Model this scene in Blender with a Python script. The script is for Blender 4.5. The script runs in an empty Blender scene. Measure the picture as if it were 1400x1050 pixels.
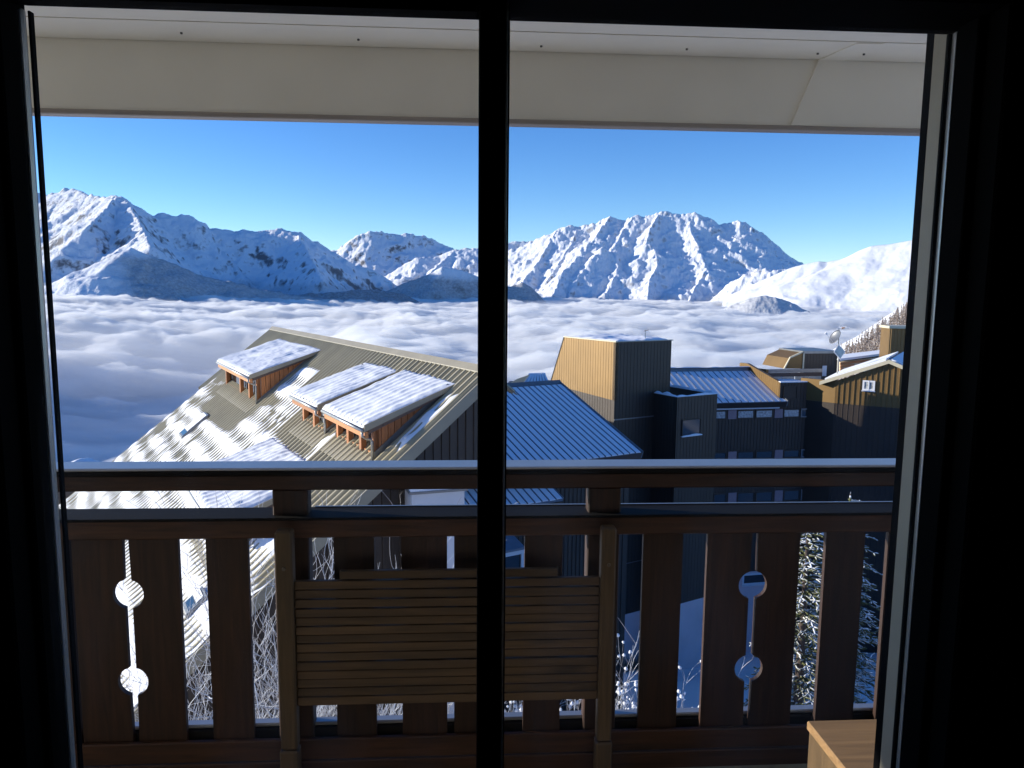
import bpy, bmesh, math, random
import numpy as np
from mathutils import Vector, Matrix

R = math.radians
scene = bpy.context.scene
COL = scene.collection
random.seed(7)

# ------------------------------------------------------------------ camera
PITCH, ROLL, YAW, FPX = 7.035, 0.529, 3.506, 1018.0
EYE = np.array([0.0, 0.0, 1.5])
_p, _r, _y = R(PITCH), R(ROLL), R(YAW)
FW = np.array([math.sin(_y)*math.cos(_p), math.cos(_y)*math.cos(_p), -math.sin(_p)])
_rt = np.array([math.cos(_y), -math.sin(_y), 0.0])
_up = np.cross(_rt, FW)
RT = _rt*math.cos(_r) + _up*math.sin(_r)
UP = -_rt*math.sin(_r) + _up*math.cos(_r)
cam_data = bpy.data.cameras.new('camera')
cam_data.sensor_width = 36.0
cam_data.lens = 36.0*FPX/1400.0
cam_data.clip_start = 0.02
cam_data.clip_end = 60000.0
cam = bpy.data.objects.new('camera', cam_data)
M = Matrix(((RT[0], UP[0], -FW[0], EYE[0]), (RT[1], UP[1], -FW[1], EYE[1]), (RT[2], UP[2], -FW[2], EYE[2]), (0, 0, 0, 1)))
cam.matrix_world = M
COL.objects.link(cam)
scene.camera = cam

# ------------------------------------------------------------------ sky and sun
SUN_AZ, SUN_EL = -78.0, 11.7
world = bpy.data.worlds.new('World')
scene.world = world
world.use_nodes = True
wn = world.node_tree
sky = wn.nodes.new('ShaderNodeTexSky')
sky.sky_type = 'NISHITA'
sky.sun_disc = False
sky.sun_elevation = R(SUN_EL)
sky.sun_rotation = R(SUN_AZ)
sky.altitude = 1900.0
sky.air_density = 1.0
sky.dust_density = 0.0
sky.ozone_density = 3.2
bg = wn.nodes['Background']
bg.inputs['Strength'].default_value = 0.116
hsv = wn.nodes.new('ShaderNodeHueSaturation')   # clear high-altitude air: the whole sky a deeper blue
hsv.inputs['Saturation'].default_value = 1.20
hsv.inputs['Hue'].default_value = 0.514
wn.links.new(sky.outputs['Color'], hsv.inputs['Color'])
wn.links.new(hsv.outputs['Color'], bg.inputs['Color'])

sun_data = bpy.data.lights.new('sun', 'SUN')
sun_data.energy = 3.4
sun_data.angle = R(0.53)
sun_data.color = (1.0, 0.93, 0.82)
sun = bpy.data.objects.new('sun', sun_data)
SUNV = Vector((math.sin(R(SUN_AZ))*math.cos(R(SUN_EL)), math.cos(R(SUN_AZ))*math.cos(R(SUN_EL)), math.sin(R(SUN_EL))))
sun.rotation_euler = SUNV.to_track_quat('Z', 'Y').to_euler()
sun.location = SUNV*60
COL.objects.link(sun)

scene.view_settings.view_transform = 'Standard'
scene.view_settings.look = 'None'
scene.view_settings.exposure = 1.05
scene.view_settings.gamma = 1.0
scene.view_settings.use_curve_mapping = False
scene.cycles.use_denoising = True
scene.cycles.max_bounces = 12
scene.cycles.volume_bounces = 10
scene.cycles.diffuse_bounces = 5
scene.cycles.transparent_max_bounces = 12
scene.cycles.sample_clamp_indirect = 6.0

# ------------------------------------------------------------------ helpers: geometry of the view (used to measure the place)
def ray(px, py):
    return FW + RT*(px-700)/FPX - UP*(py-525)/FPX
def atY(px, py, Y):
    d = ray(px, py)
    return EYE + d*(Y/d[1])
def hit(px, py, n, p0):
    d = ray(px, py)
    n = np.asarray(n, float)
    return EYE + d*(((np.asarray(p0)-EYE) @ n)/(d @ n))
def far(px, py, dist):
    d = ray(px, py)
    return EYE + d*(dist/math.hypot(d[0], d[1]))
def az(a, e=0.0):
    a, e = R(a), R(e)
    return np.array([math.sin(a)*math.cos(e), math.cos(a)*math.cos(e), math.sin(e)])
Z = np.array([0, 0, 1.0])

# ------------------------------------------------------------------ helpers: noise
def _hash(ix, iy, seed):
    h = (ix.astype(np.int64)*374761393 + iy.astype(np.int64)*668265263 + seed*974634777) & 0x7fffffff
    h = ((h ^ (h >> 13))*1274126177) & 0x7fffffff
    h = h ^ (h >> 16)
    return (h & 0xffff)/65535.0
def vnoise(x, y, seed=0):
    ix, iy = np.floor(x), np.floor(y)
    fx, fy = x-ix, y-iy
    fx = fx*fx*fx*(fx*(fx*6-15)+10); fy = fy*fy*fy*(fy*(fy*6-15)+10)
    a, b = _hash(ix, iy, seed), _hash(ix+1, iy, seed)
    c, d = _hash(ix, iy+1, seed), _hash(ix+1, iy+1, seed)
    return (a+(b-a)*fx + (c-a)*fy + (a-b-c+d)*fx*fy)*2-1
def fbm(x, y, oct=5, seed=0, gain=0.5, lac=2.03):
    s, a, t = 0.0, 1.0, 0.0
    for i in range(oct):
        s = s + a*vnoise(x, y, seed+i*17); t += a
        x, y = x*lac*0.8-y*lac*0.6+3.1, x*lac*0.6+y*lac*0.8-1.7
        a *= gain
    return s/t
def ridged(x, y, oct=5, seed=0, gain=0.5, lac=2.1):
    s, a, t = 0.0, 1.0, 0.0
    for i in range(oct):
        s = s + a*(1-np.abs(vnoise(x, y, seed+i*13))*2); t += a
        x, y = x*lac*0.8-y*lac*0.6+5.3, x*lac*0.6+y*lac*0.8+2.9
        a *= gain
    return s/t

# ------------------------------------------------------------------ helpers: materials
MATS = {}
def mat(name, col, rough=0.7, metal=0.0, var=0.0, scale=4.0, stretch=(1, 1, 1), bump=0.0, bscale=None, spec=0.5, col2=None, coord='Object', detail=4.0, sheen=0.0):
    if name in MATS: return MATS[name]
    m = bpy.data.materials.new(name); m.use_nodes = True
    nt = m.node_tree; b = nt.nodes['Principled BSDF']
    b.inputs['Roughness'].default_value = rough
    b.inputs['Metallic'].default_value = metal
    b.inputs['Specular IOR Level'].default_value = spec
    b.inputs['Base Color'].default_value = (*col, 1)
    if var > 0 or col2 or bump > 0:
        tc = nt.nodes.new('ShaderNodeTexCoord'); mp = nt.nodes.new('ShaderNodeMapping')
        mp.inputs['Scale'].default_value = stretch
        nt.links.new(tc.outputs[coord], mp.inputs['Vector'])
        n1 = nt.nodes.new('ShaderNodeTexNoise'); n1.inputs['Scale'].default_value = scale; n1.inputs['Detail'].default_value = detail
        nt.links.new(mp.outputs['Vector'], n1.inputs['Vector'])
        if var > 0 or col2:
            mr = nt.nodes.new('ShaderNodeMapRange')
            mr.inputs['From Min'].default_value = 0.3; mr.inputs['From Max'].default_value = 0.7
            nt.links.new(n1.outputs['Fac'], mr.inputs['Value'])
            mx = nt.nodes.new('ShaderNodeMix'); mx.data_type = 'RGBA'
            c1 = tuple(c*(1-var) for c in col); c2 = col2 if col2 else tuple(min(1, c*(1+var)) for c in col)
            if col2: c1 = col
            mx.inputs[6].default_value = (*c1, 1); mx.inputs[7].default_value = (*c2, 1)
            nt.links.new(mr.outputs['Result'], mx.inputs[0])
            nt.links.new(mx.outputs[2], b.inputs['Base Color'])
        if bump > 0:
            n2 = n1
            if bscale:
                n2 = nt.nodes.new('ShaderNodeTexNoise'); n2.inputs['Scale'].default_value = bscale; n2.inputs['Detail'].default_value = 5
                nt.links.new(mp.outputs['Vector'], n2.inputs['Vector'])
            bp = nt.nodes.new('ShaderNodeBump'); bp.inputs['Strength'].default_value = bump; bp.inputs['Distance'].default_value = 0.02
            nt.links.new(n2.outputs['Fac'], bp.inputs['Height'])
            nt.links.new(bp.outputs['Normal'], b.inputs['Normal'])
    MATS[name] = m
    return m

def wood(name, col, dark=0.5, along='X', scale=6.0, rough=0.6, knots=True):
    """boards with grain running along one axis"""
    if name in MATS: return MATS[name]
    m = bpy.data.materials.new(name); m.use_nodes = True
    nt = m.node_tree; b = nt.nodes['Principled BSDF']
    b.inputs['Roughness'].default_value = rough
    tc = nt.nodes.new('ShaderNodeTexCoord'); mp = nt.nodes.new('ShaderNodeMapping')
    s = {'X': (0.6, 9, 9), 'Y': (9, 0.6, 9), 'Z': (9, 9, 0.6)}[along]
    mp.inputs['Scale'].default_value = s
    oi = nt.nodes.new('ShaderNodeObjectInfo')
    ad = nt.nodes.new('ShaderNodeVectorMath'); ad.operation = 'ADD'
    nt.links.new(tc.outputs['Object'], ad.inputs[0])
    ml = nt.nodes.new('ShaderNodeMath'); ml.operation = 'MULTIPLY'; ml.inputs[1].default_value = 37.0
    nt.links.new(oi.outputs['Random'], ml.inputs[0]); nt.links.new(ml.outputs[0], ad.inputs[1])
    nt.links.new(ad.outputs[0], mp.inputs['Vector'])
    n1 = nt.nodes.new('ShaderNodeTexNoise'); n1.inputs['Scale'].default_value = scale; n1.inputs['Detail'].default_value = 7; n1.inputs['Distortion'].default_value = 0.8
    nt.links.new(mp.outputs['Vector'], n1.inputs['Vector'])
    cr = nt.nodes.new('ShaderNodeValToRGB')
    cr.color_ramp.elements[0].position = 0.32; cr.color_ramp.elements[1].position = 0.68
    cr.color_ramp.elements[0].color = (*[c*dark for c in col], 1); cr.color_ramp.elements[1].color = (*col, 1)
    nt.links.new(n1.outputs['Fac'], cr.inputs['Fac'])
    # knots and dark streaks
    kp = nt.nodes.new('ShaderNodeMapping'); kp.inputs['Scale'].default_value = {'X': (1.6, 7, 7), 'Y': (7, 1.6, 7), 'Z': (7, 7, 1.6)}[along]
    nt.links.new(ad.outputs[0], kp.inputs['Vector'])
    vo = nt.nodes.new('ShaderNodeTexVoronoi'); vo.inputs['Scale'].default_value = 1.3; nt.links.new(kp.outputs['Vector'], vo.inputs['Vector'])
    kr = nt.nodes.new('ShaderNodeMapRange'); kr.inputs['From Min'].default_value = 0.05; kr.inputs['From Max'].default_value = 0.17; kr.inputs['To Min'].default_value = 0.35
    nt.links.new(vo.outputs['Distance'], kr.inputs['Value'])
    km = nt.nodes.new('ShaderNodeMix'); km.data_type = 'RGBA'; km.blend_type = 'MULTIPLY'; km.inputs[0].default_value = 1.0 if knots else 0.0
    nt.links.new(cr.outputs['Color'], km.inputs[6]); nt.links.new(kr.outputs['Result'], km.inputs[7])
    # each board a little lighter or darker
    hs = nt.nodes.new('ShaderNodeHueSaturation')
    mr = nt.nodes.new('ShaderNodeMapRange'); mr.inputs['To Min'].default_value = 0.75; mr.inputs['To Max'].default_value = 1.20
    nt.links.new(oi.outputs['Random'], mr.inputs['Value']); nt.links.new(mr.outputs['Result'], hs.inputs['Value'])
    nt.links.new(km.outputs[2], hs.inputs['Color'])
    nt.links.new(hs.outputs['Color'], b.inputs['Base Color'])
    bp = nt.nodes.new('ShaderNodeBump'); bp.inputs['Strength'].default_value = 0.25; bp.inputs['Distance'].default_value = 0.004
    nt.links.new(n1.outputs['Fac'], bp.inputs['Height']); nt.links.new(bp.outputs['Normal'], b.inputs['Normal'])
    MATS[name] = m
    return m

# ------------------------------------------------------------------ helpers: objects
def tag(o, label=None, cat=None, group=None, kind=None):
    if label: o['label'] = label
    if cat: o['category'] = cat
    if group: o['group'] = group
    if kind: o['kind'] = kind
    return o
def link(o, parent=None):
    COL.objects.link(o)
    if parent is not None:
        o.parent = parent; o.matrix_parent_inverse = parent_inv(parent)
    return o
def empty(name, loc=(0, 0, 0)):
    o = bpy.data.objects.new(name, None); o.location = loc; o.empty_display_size = 0.3
    return link(o)
def mesh_np(name, V, Fc, m, parent=None, smooth=False):
    """V (n,3) array, Fc (k,4) or (k,3) int array"""
    V = np.asarray(V, np.float32).reshape(-1, 3); Fc = np.asarray(Fc, np.int32)
    me = bpy.data.meshes.new(name)
    k, w = Fc.shape
    me.vertices.add(len(V)); me.vertices.foreach_set('co', V.ravel())
    me.loops.add(k*w); me.loops.foreach_set('vertex_index', Fc.ravel())
    me.polygons.add(k); me.polygons.foreach_set('loop_start', np.arange(0, k*w, w, dtype=np.int32))
    try: me.polygons.foreach_set('loop_total', np.full(k, w, np.int32))
    except Exception: pass
    me.update(calc_edges=True); me.validate()
    if smooth: me.polygons.foreach_set('use_smooth', np.ones(len(me.polygons), bool))
    if m: me.materials.append(m)
    o = bpy.data.objects.new(name, me)
    return link(o, parent)
def parent_inv(p):
    # every parent here is an unrotated Empty or an unmoved mesh: undo its location chain
    if p.parent is not None: return Matrix.Identity(4)  # a part sits at the world origin already
    return Matrix.Translation(-p.location)
def grid_faces(nu, nv):
    i = np.arange((nu-1)*(nv-1)); a = (i//(nv-1))*nv + i % (nv-1)
    return np.stack([a, a+nv, a+nv+1, a+1], 1)
class MB:
    def __init__(s): s.v = []; s.f = []
    def add(s, vs, fs):
        n = len(s.v); s.v += [tuple(map(float, p)) for p in vs]; s.f += [tuple(i+n for i in f) for f in fs]; return s
    def hexa(s, p):   # 8 points: bottom ring 0-3, top ring 4-7
        return s.add(p, [(0, 3, 2, 1), (4, 5, 6, 7), (0, 1, 5, 4), (1, 2, 6, 5), (2, 3, 7, 6), (3, 0, 4, 7)])
    def box(s, x0, x1, y0, y1, z0, z1):
        return s.hexa([(x0, y0, z0), (x1, y0, z0), (x1, y1, z0), (x0, y1, z0), (x0, y0, z1), (x1, y0, z1), (x1, y1, z1), (x0, y1, z1)])
    def obox(s, o, a, b, c):  # corner o, three edge vectors
        o, a, b, c = map(lambda q: np.asarray(q, float), (o, a, b, c))
        return s.hexa([o, o+a, o+a+b, o+b, o+c, o+a+c, o+a+b+c, o+b+c])
    def prism(s, poly, d):    # polygon (list of 3-vectors) swept by vector d
        n = len(poly); d = np.asarray(d, float); poly = [np.asarray(q, float) for q in poly]
        return s.add(poly+[q+d for q in poly], [tuple(range(n-1, -1, -1)), tuple(range(n, 2*n))]+[(i, (i+1) % n, n+(i+1) % n, n+i) for i in range(n)])
    def tube(s, pts, rad, seg=6, cap=True):
        pts = [np.asarray(q, float) for q in pts]; n = len(pts)
        rad = rad if hasattr(rad, '__len__') else [rad]*n
        vs = []; t0 = None
        for i, q in enumerate(pts):
            t = pts[min(i+1, n-1)]-pts[max(i-1, 0)]; t = t/(np.linalg.norm(t)+1e-9)
            a = np.cross(t, (0, 0, 1.0) if abs(t[2]) < 0.9 else (1.0, 0, 0)); a /= np.linalg.norm(a)+1e-9; b = np.cross(t, a)
            vs += [q+rad[i]*(math.cos(2*math.pi*k/seg)*a+math.sin(2*math.pi*k/seg)*b) for k in range(seg)]
        fs = [(i*seg+k, i*seg+(k+1) % seg, (i+1)*seg+(k+1) % seg, (i+1)*seg+k) for i in range(n-1) for k in range(seg)]
        if cap: fs += [tuple(range(seg-1, -1, -1)), tuple((n-1)*seg+k for k in range(seg))]
        return s.add(vs, fs)
    def build(s, name, m, parent=None, smooth=False, bevel=0.0):
        me = bpy.data.meshes.new(name); me.from_pydata(s.v, [], s.f)
        bm = bmesh.new(); bm.from_mesh(me); bmesh.ops.recalc_face_normals(bm, faces=bm.faces)
        if bevel > 0:
            bmesh.ops.bevel(bm, geom=list(bm.edges), offset=bevel, segments=1, affect='EDGES', clamp_overlap=True)
        bm.to_mesh(me); bm.free()
        if smooth:
            for p in me.polygons: p.use_smooth = True
        me.materials.append(m)
        o = bpy.data.objects.new(name, me)
        return link(o, parent)

def ribbed_wall(name, poly, org, ds, nrm, m, parent, spacing=0.22, rib=0.05, proud=0.03, thick=0.2):
    """vertical metal-clad wall: poly is a list of (s, z) in the wall's plane; raised ribs clipped to the outline"""
    org, ds, nrm = map(lambda q: np.asarray(q, float), (org, ds, nrm))
    P = lambda s, z: org+ds*s+Z*z
    mb = MB(); mb.prism([P(s, z) for s, z in poly], -nrm*thick)
    s0, s1 = min(p[0] for p in poly), max(p[0] for p in poly)
    def zr(s):
        zs = []
        for (a, za), (b, zb) in zip(poly, poly[1:]+poly[:1]):
            if (a-s)*(b-s) <= 0 and abs(a-b) > 1e-6: zs.append(za+(zb-za)*(s-a)/(b-a))
        return (min(zs), max(zs)) if len(zs) >= 2 else None
    s = s0+spacing*0.5
    while s < s1-rib:
        a, b = zr(s-rib/2), zr(s+rib/2)
        if a and b and a[1]-a[0] > 0.05:
            q = [P(s-rib/2, a[0]), P(s+rib/2, b[0]), P(s+rib/2, b[1]), P(s-rib/2, a[1])]
            t = [P(s-rib/4, a[0]), P(s+rib/4, b[0]), P(s+rib/4, b[1]), P(s-rib/4, a[1])]
            q = [k-nrm*0.004 for k in q]; t = [k+nrm*proud for k in t]
            mb.add(q+t, [(4, 5, 6, 7), (0, 1, 5, 4), (1, 2, 6, 5), (2, 3, 7, 6), (3, 0, 4, 7)])
        s += spacing
    return mb.build(name, m, parent)

# ------------------------------------------------------------------ materials
m_black = mat('lacquered dark frame', (0.004, 0.004, 0.004), 0.8, spec=0.03)
m_room = mat('dark room boards', (0.020, 0.015, 0.012), 0.8, var=0.3, scale=3)
m_gasket = mat('rubber gasket', (0.004, 0.004, 0.005), 0.7, spec=0.05)
m_alu = mat('aluminium bead', (0.60, 0.60, 0.60), 0.3, metal=0.6, var=0.1)
m_reveal = mat('painted reveal', (0.36, 0.32, 0.25), 0.6, var=0.06, scale=8)
m_soffit = mat('cream soffit paint', (0.93, 0.875, 0.75), 0.45, var=0.05, scale=2.5, bump=0.05)
m_soffit_edge = mat('weathered soffit trim', (0.36, 0.31, 0.27), 0.5, var=0.12, scale=3, stretch=(1, 10, 10))
m_screw = mat('screw steel', (0.12, 0.11, 0.10), 0.4, metal=0.8)
m_rail = wood('brown stained rail wood', (0.075, 0.029, 0.012), 0.40, 'X')
m_board = wood('brown stained board wood', (0.047, 0.018, 0.008), 0.40, 'Z')
m_slat = wood('weathered slat wood', (0.11, 0.064, 0.029), 0.55, 'X')
m_upr = wood('weathered upright and shaded bench wood', (0.14, 0.087, 0.04), 0.6, 'Z')
m_pine = wood('raw pine', (0.40, 0.24, 0.11), 0.62, 'X', scale=4.0, rough=0.55)
m_flash = mat('dark rail flashing', (0.013, 0.012, 0.012), 0.7, metal=0.0, spec=0.12, var=0.1, scale=5)
m_capflash = mat('pale rail capping', (0.33, 0.345, 0.37), 0.32, metal=0.5, var=0.08, scale=5)
m_floorb = mat('balcony floor mat', (0.26, 0.25, 0.18), 0.85, var=0.2, scale=10)
m_wallx = mat('exterior cream render', (0.78, 0.68, 0.54), 0.7, var=0.2, scale=4, stretch=(1, 1, 0.2))  # unseen facade coloured pale to bounce light onto railing and eave
m_olive = mat('olive roof sheet', (0.40, 0.345, 0.215), 0.45, metal=0.1, var=0.12, scale=1.3, bump=0.04)
m_olive_flash = mat('olive grey flashing', (0.29, 0.255, 0.18), 0.5, var=0.1, scale=2)
m_clad = mat('dark bronze cladding', (0.050, 0.037, 0.028), 0.5, metal=0.25, var=0.1, scale=0.8)  # also carries the painted shade on the tower side and gabled house
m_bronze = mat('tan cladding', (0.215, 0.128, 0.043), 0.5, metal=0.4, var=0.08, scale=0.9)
m_cream = mat('cream verge trim', (0.62, 0.55, 0.38), 0.5, var=0.06)
m_orange = wood('orange larch', (0.50, 0.185, 0.055), 0.6, 'Z', scale=3.0)
m_orangeX = wood('orange larch beams', (0.52, 0.21, 0.07), 0.65, 'X', scale=3.0)
m_snow = mat('snow', (0.88, 0.885, 0.90), 0.75, var=0.02, scale=3, bump=0.20, bscale=11.0, spec=0.25)
m_bluemetal = mat('slate blue roof sheet', (0.20, 0.22, 0.26), 0.4, metal=0.3, var=0.1)
m_lilac = mat('lilac render', (0.72, 0.58, 0.58), 0.85, var=0.08, scale=0.7, bump=0.1, bscale=20)
m_white = mat('white render', (0.66, 0.66, 0.68), 0.8, var=0.05, scale=1.0, bump=0.1, bscale=12)
m_whitep = mat('white window frame', (0.75, 0.75, 0.76), 0.45)
m_grey = mat('grey metal', (0.22, 0.22, 0.22), 0.4, metal=0.6, var=0.1)
m_zinc = mat('zinc pipe', (0.33, 0.33, 0.32), 0.4, metal=0.7, var=0.15, scale=8)
m_pinkp = mat('mauve window panel', (0.30, 0.22, 0.24), 0.6, var=0.05)
m_glassd = mat('dark window glass', (0.015, 0.018, 0.022), 0.04, spec=1.0)
m_curt = mat('curtained glass', (0.42, 0.43, 0.42), 0.25, var=0.4, scale=9, spec=0.8)
m_brownw = wood('brown fascia wood', (0.12, 0.075, 0.055), 0.6, 'X')
def mk_glass():
    m = bpy.data.materials.new('window glass'); m.use_nodes = True
    nt = m.node_tree; nt.nodes.remove(nt.nodes['Principled BSDF'])
    out = nt.nodes['Material Output']
    t = nt.nodes.new('ShaderNodeBsdfTransparent'); t.inputs['Color'].default_value = (0.97, 0.985, 0.98, 1)
    g = nt.nodes.new('ShaderNodeBsdfGlossy'); g.inputs['Roughness'].default_value = 0.0
    fr = nt.nodes.new('ShaderNodeFresnel'); fr.inputs['IOR'].default_value = 1.45
    mx = nt.nodes.new('ShaderNodeMixShader')
    nt.links.new(fr.outputs[0], mx.inputs[0]); nt.links.new(t.outputs[0], mx.inputs[1]); nt.links.new(g.outputs[0], mx.inputs[2])
    # a trace of dust and dried drips on the pane
    tr = nt.nodes.new('ShaderNodeBsdfTranslucent'); tr.inputs['Color'].default_value = (0.9, 0.9, 0.9, 1)
    tc = nt.nodes.new('ShaderNodeTexCoord'); mp = nt.nodes.new('ShaderNodeMapping'); mp.inputs['Scale'].default_value = (1, 1, 0.35)
    nz = nt.nodes.new('ShaderNodeTexNoise'); nz.inputs['Scale'].default_value = 5.0; nz.inputs['Detail'].default_value = 6
    nt.links.new(tc.outputs['Object'], mp.inputs['Vector']); nt.links.new(mp.outputs['Vector'], nz.inputs['Vector'])
    mr = nt.nodes.new('ShaderNodeMapRange'); mr.inputs['From Min'].default_value = 0.45; mr.inputs['From Max'].default_value = 0.8; mr.inputs['To Max'].default_value = 0.03
    nt.links.new(nz.outputs['Fac'], mr.inputs['Value'])
    m2 = nt.nodes.new('ShaderNodeMixShader'); nt.links.new(mr.outputs['Result'], m2.inputs[0]); nt.links.new(mx.outputs[0], m2.inputs[1]); nt.links.new(tr.outputs[0], m2.inputs[2])
    nt.links.new(m2.outputs[0], out.inputs['Surface'])
    return m
m_glass = mk_glass()
# ================================================================== the room we stand in (setting)
YW = 1.16          # inner face of the outside wall
FLOOR = -0.15
def struct(o, label=None, kind='structure'):
    return tag(o, label, None, None, kind)
struct(MB().box(-3.2, 3.2, -3.4, YW+0.16, FLOOR-0.25, FLOOR-0.004).build('room_floor', m_room), 'dark floor of the unlit room')
struct(MB().box(-3.2, 3.2, -3.4, YW+0.15, 2.34, 2.52).build('room_ceiling', m_room), 'dark ceiling of the unlit room')
struct(MB().box(-3.2, -3.05, -3.4, YW-0.002, FLOOR, 2.335).build('wall_left', m_room), 'dark side wall of the room')
struct(MB().box(3.05, 3.2, -3.4, YW-0.002, FLOOR, 2.335).build('wall_right', m_room), 'dark side wall of the room')
struct(MB().box(-3.04, 3.04, -3.4, -3.25, FLOOR, 2.335).build('wall_back', m_room), 'dark back wall of the room')
# outside wall with the window opening
WX0, WX1, WZ0, WZ1 = -0.80, 0.93, 0.50, 1.99
w = MB()
w.box(-14.0, WX0, YW, YW+0.14, FLOOR, 2.335); w.box(WX1, 3.2, YW, YW+0.14, FLOOR, 2.335)
w.box(WX0+0.0005, WX1-0.0005, YW+0.001, YW+0.139, FLOOR, WZ0); w.box(WX0+0.0005, WX1-0.0005, YW+0.001, YW+0.139, WZ1, 2.334)
struct(w.build('wall_front', m_wallx), 'outside wall around the window, pale to bounce light')

# ------------------------------------------------------------------ sliding window
win = empty('sliding_window', (0.05, 1.2, WZ0))
tag(win, 'black framed two-pane sliding window, seen from the dark room', 'window')
def bar(name, x0, x1, y0, y1, z0, z1, m, parent, bevel=0.003):
    return MB().box(x0, x1, y0, y1, z0, z1).build(name, m, parent, bevel=bevel)
fr = MB()
fr.box(-0.80, -0.672, 1.10, 1.24, 0.50, 1.99); fr.box(0.792, 0.93, 1.10, 1.24, 0.50, 1.99)
fr.box(-0.672, 0.792, 1.101, 1.239, 1.925, 1.989); fr.box(-0.672, 0.792, 1.101, 1.239, 0.501, 0.62)
frame = fr.build('frame', m_black, win, bevel=0.004)
# left sash (nearer) and right sash (further out)
s1 = MB()
s1.box(-0.6715, -0.661, 1.15, 1.19, 0.622, 1.924); s1.box(0.0175, 0.062, 1.15, 1.20, 0.622, 1.924)
s1.box(-0.660, 0.017, 1.151, 1.189, 1.9085, 1.9235); s1.box(-0.660, 0.017, 1.151, 1.189, 0.623, 0.66)
sashl = s1.build('sash', m_black, win, bevel=0.003)
bar('meeting_stile', 0.020, 0.066, 1.206, 1.228, 0.622, 1.924, m_gasket, win)
bar('stile_bead', 0.0565, 0.0595, 1.140, 1.1495, 0.63, 1.92, m_alu, win, 0.001)
# left edge: pale bead with a black gasket beyond it
bar('glazing_bead', -0.6605, -0.652, 1.193, 1.204, 0.66, 1.908, m_alu, win, 0.003)
bar('gasket', -0.6515, -0.6475, 1.2045, 1.216, 0.66, 1.908, m_gasket, win, 0.001)
# right edge: thin pale bead, black gasket, grey outer reveal, black outer guide
bar('sash_edge', 0.779, 0.7915, 1.150, 1.199, 0.622, 1.9245, m_black, win, 0.002)
bar('glazing_bead', 0.7895, 0.7915, 1.2195, 1.2292, 0.622, 1.9245, m_alu, win, 0.0004)
bar('gasket', 0.7838, 0.7915, 1.2296, 1.2365, 0.622, 1.9245, m_gasket, win, 0.001)
bar('reveal', 0.790, 0.812, 1.2405, 1.2794, 0.49, 1.985, m_reveal, win, 0.0005)
bar('outer_guide', 0.790, 0.812, 1.2798, 1.3015, 0.49, 1.985, m_gasket, win, 0.001)
for (x0, x1, y, z0, z1) in ((-0.6605, 0.0175, 1.172, 0.66, 1.9085), (0.0665, 0.7915, 1.2165, 0.622, 1.9245)):
    mesh_np('pane', [(x0, y, z0), (x1, y, z0), (x1, y, z1), (x0, y, z1)], [(0, 1, 2, 3)], m_glass, win)
# ------------------------------------------------------------------ balcony: floor, side screen, eave
struct(MB().box(-14.0, 3.4, YW+0.165, 2.52, FLOOR-0.20, FLOOR).build('balcony_floor', m_floorb), 'dark balcony floor under the railing')

eave = empty('roof_eave', (0, 2.75, 2.34))
tag(eave, 'cream panelled roof eave with downturned fascia above the balcony', 'eave')
ZS, YF = 2.345, 2.75
MB().box(-14.0, 3.6, YW+0.14, 2.55, ZS+0.002, ZS+0.03).build('soffit_panel', m_soffit, eave)
MB().box(-14.0, 3.6, 2.5535, YF-0.003, ZS, ZS+0.03).build('soffit_strip', m_soffit, eave)
MB().box(-14.0, 3.6, YF, YF+0.03, 2.112, ZS+0.03).build('fascia_panel', m_soffit, eave)
MB().box(-14.0, 3.6, YF-0.012, YF+0.04, 2.094, 2.1115).build('bottom_trim', m_soffit_edge, eave, bevel=0.003)
# slanted joint cover over the fascia
jc = [np.array([x, YF-0.009, z]) for x, z in ((1.177, 2.1125), (1.265, 2.1125), (1.363, 2.342), (1.268, 2.342))]
MB().prism(jc, (0, 0.0085, 0)).build('joint_cover', m_soffit, eave)
MB().prism([np.array([x, y, ZS-0.0035]) for x, y in ((1.268, 2.7465), (1.363, 2.7465), (1.40, 2.556), (1.310, 2.556))], (0, 0, 0.003)).build('joint_cover', m_soffit, eave)
for px, py in ((248, 46), (490, 55), (740, 64), (939, 68), (1118, 74), (1181, 75)):
    q = hit(px, py, (0, 0, 1), (0, 0, ZS-0.004)); d = MB()
    d.tube([(q[0], q[1], ZS-0.005), (q[0], q[1], ZS-0.0005)], 0.0042, 8); d.build('screw', m_screw, eave)
# our own roof above, so the balcony lies in its shade
MB().prism([np.array([-14.1, 2.80, 2.10]), np.array([-14.1, 2.80, 2.42]), np.array([-14.1, -3.5, 4.6]), np.array([-14.1, -3.5, 4.3]), np.array([-14.1, 2.78, 2.38])], (17.75, 0, 0)).build('roof_covering', m_olive_flash, eave)

# ------------------------------------------------------------------ balcony railing
YR = 2.40
rail = empty('balcony_railing', (0.07, YR, FLOOR))
tag(rail, 'dark brown wooden balcony railing with pierced boards and metal capping', 'railing')
XL, XR = -6.5, 3.3
bar('top_rail', XL, XR, YR, YR+0.075, 0.853, 0.9045, m_rail, rail, 0.004)
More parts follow.
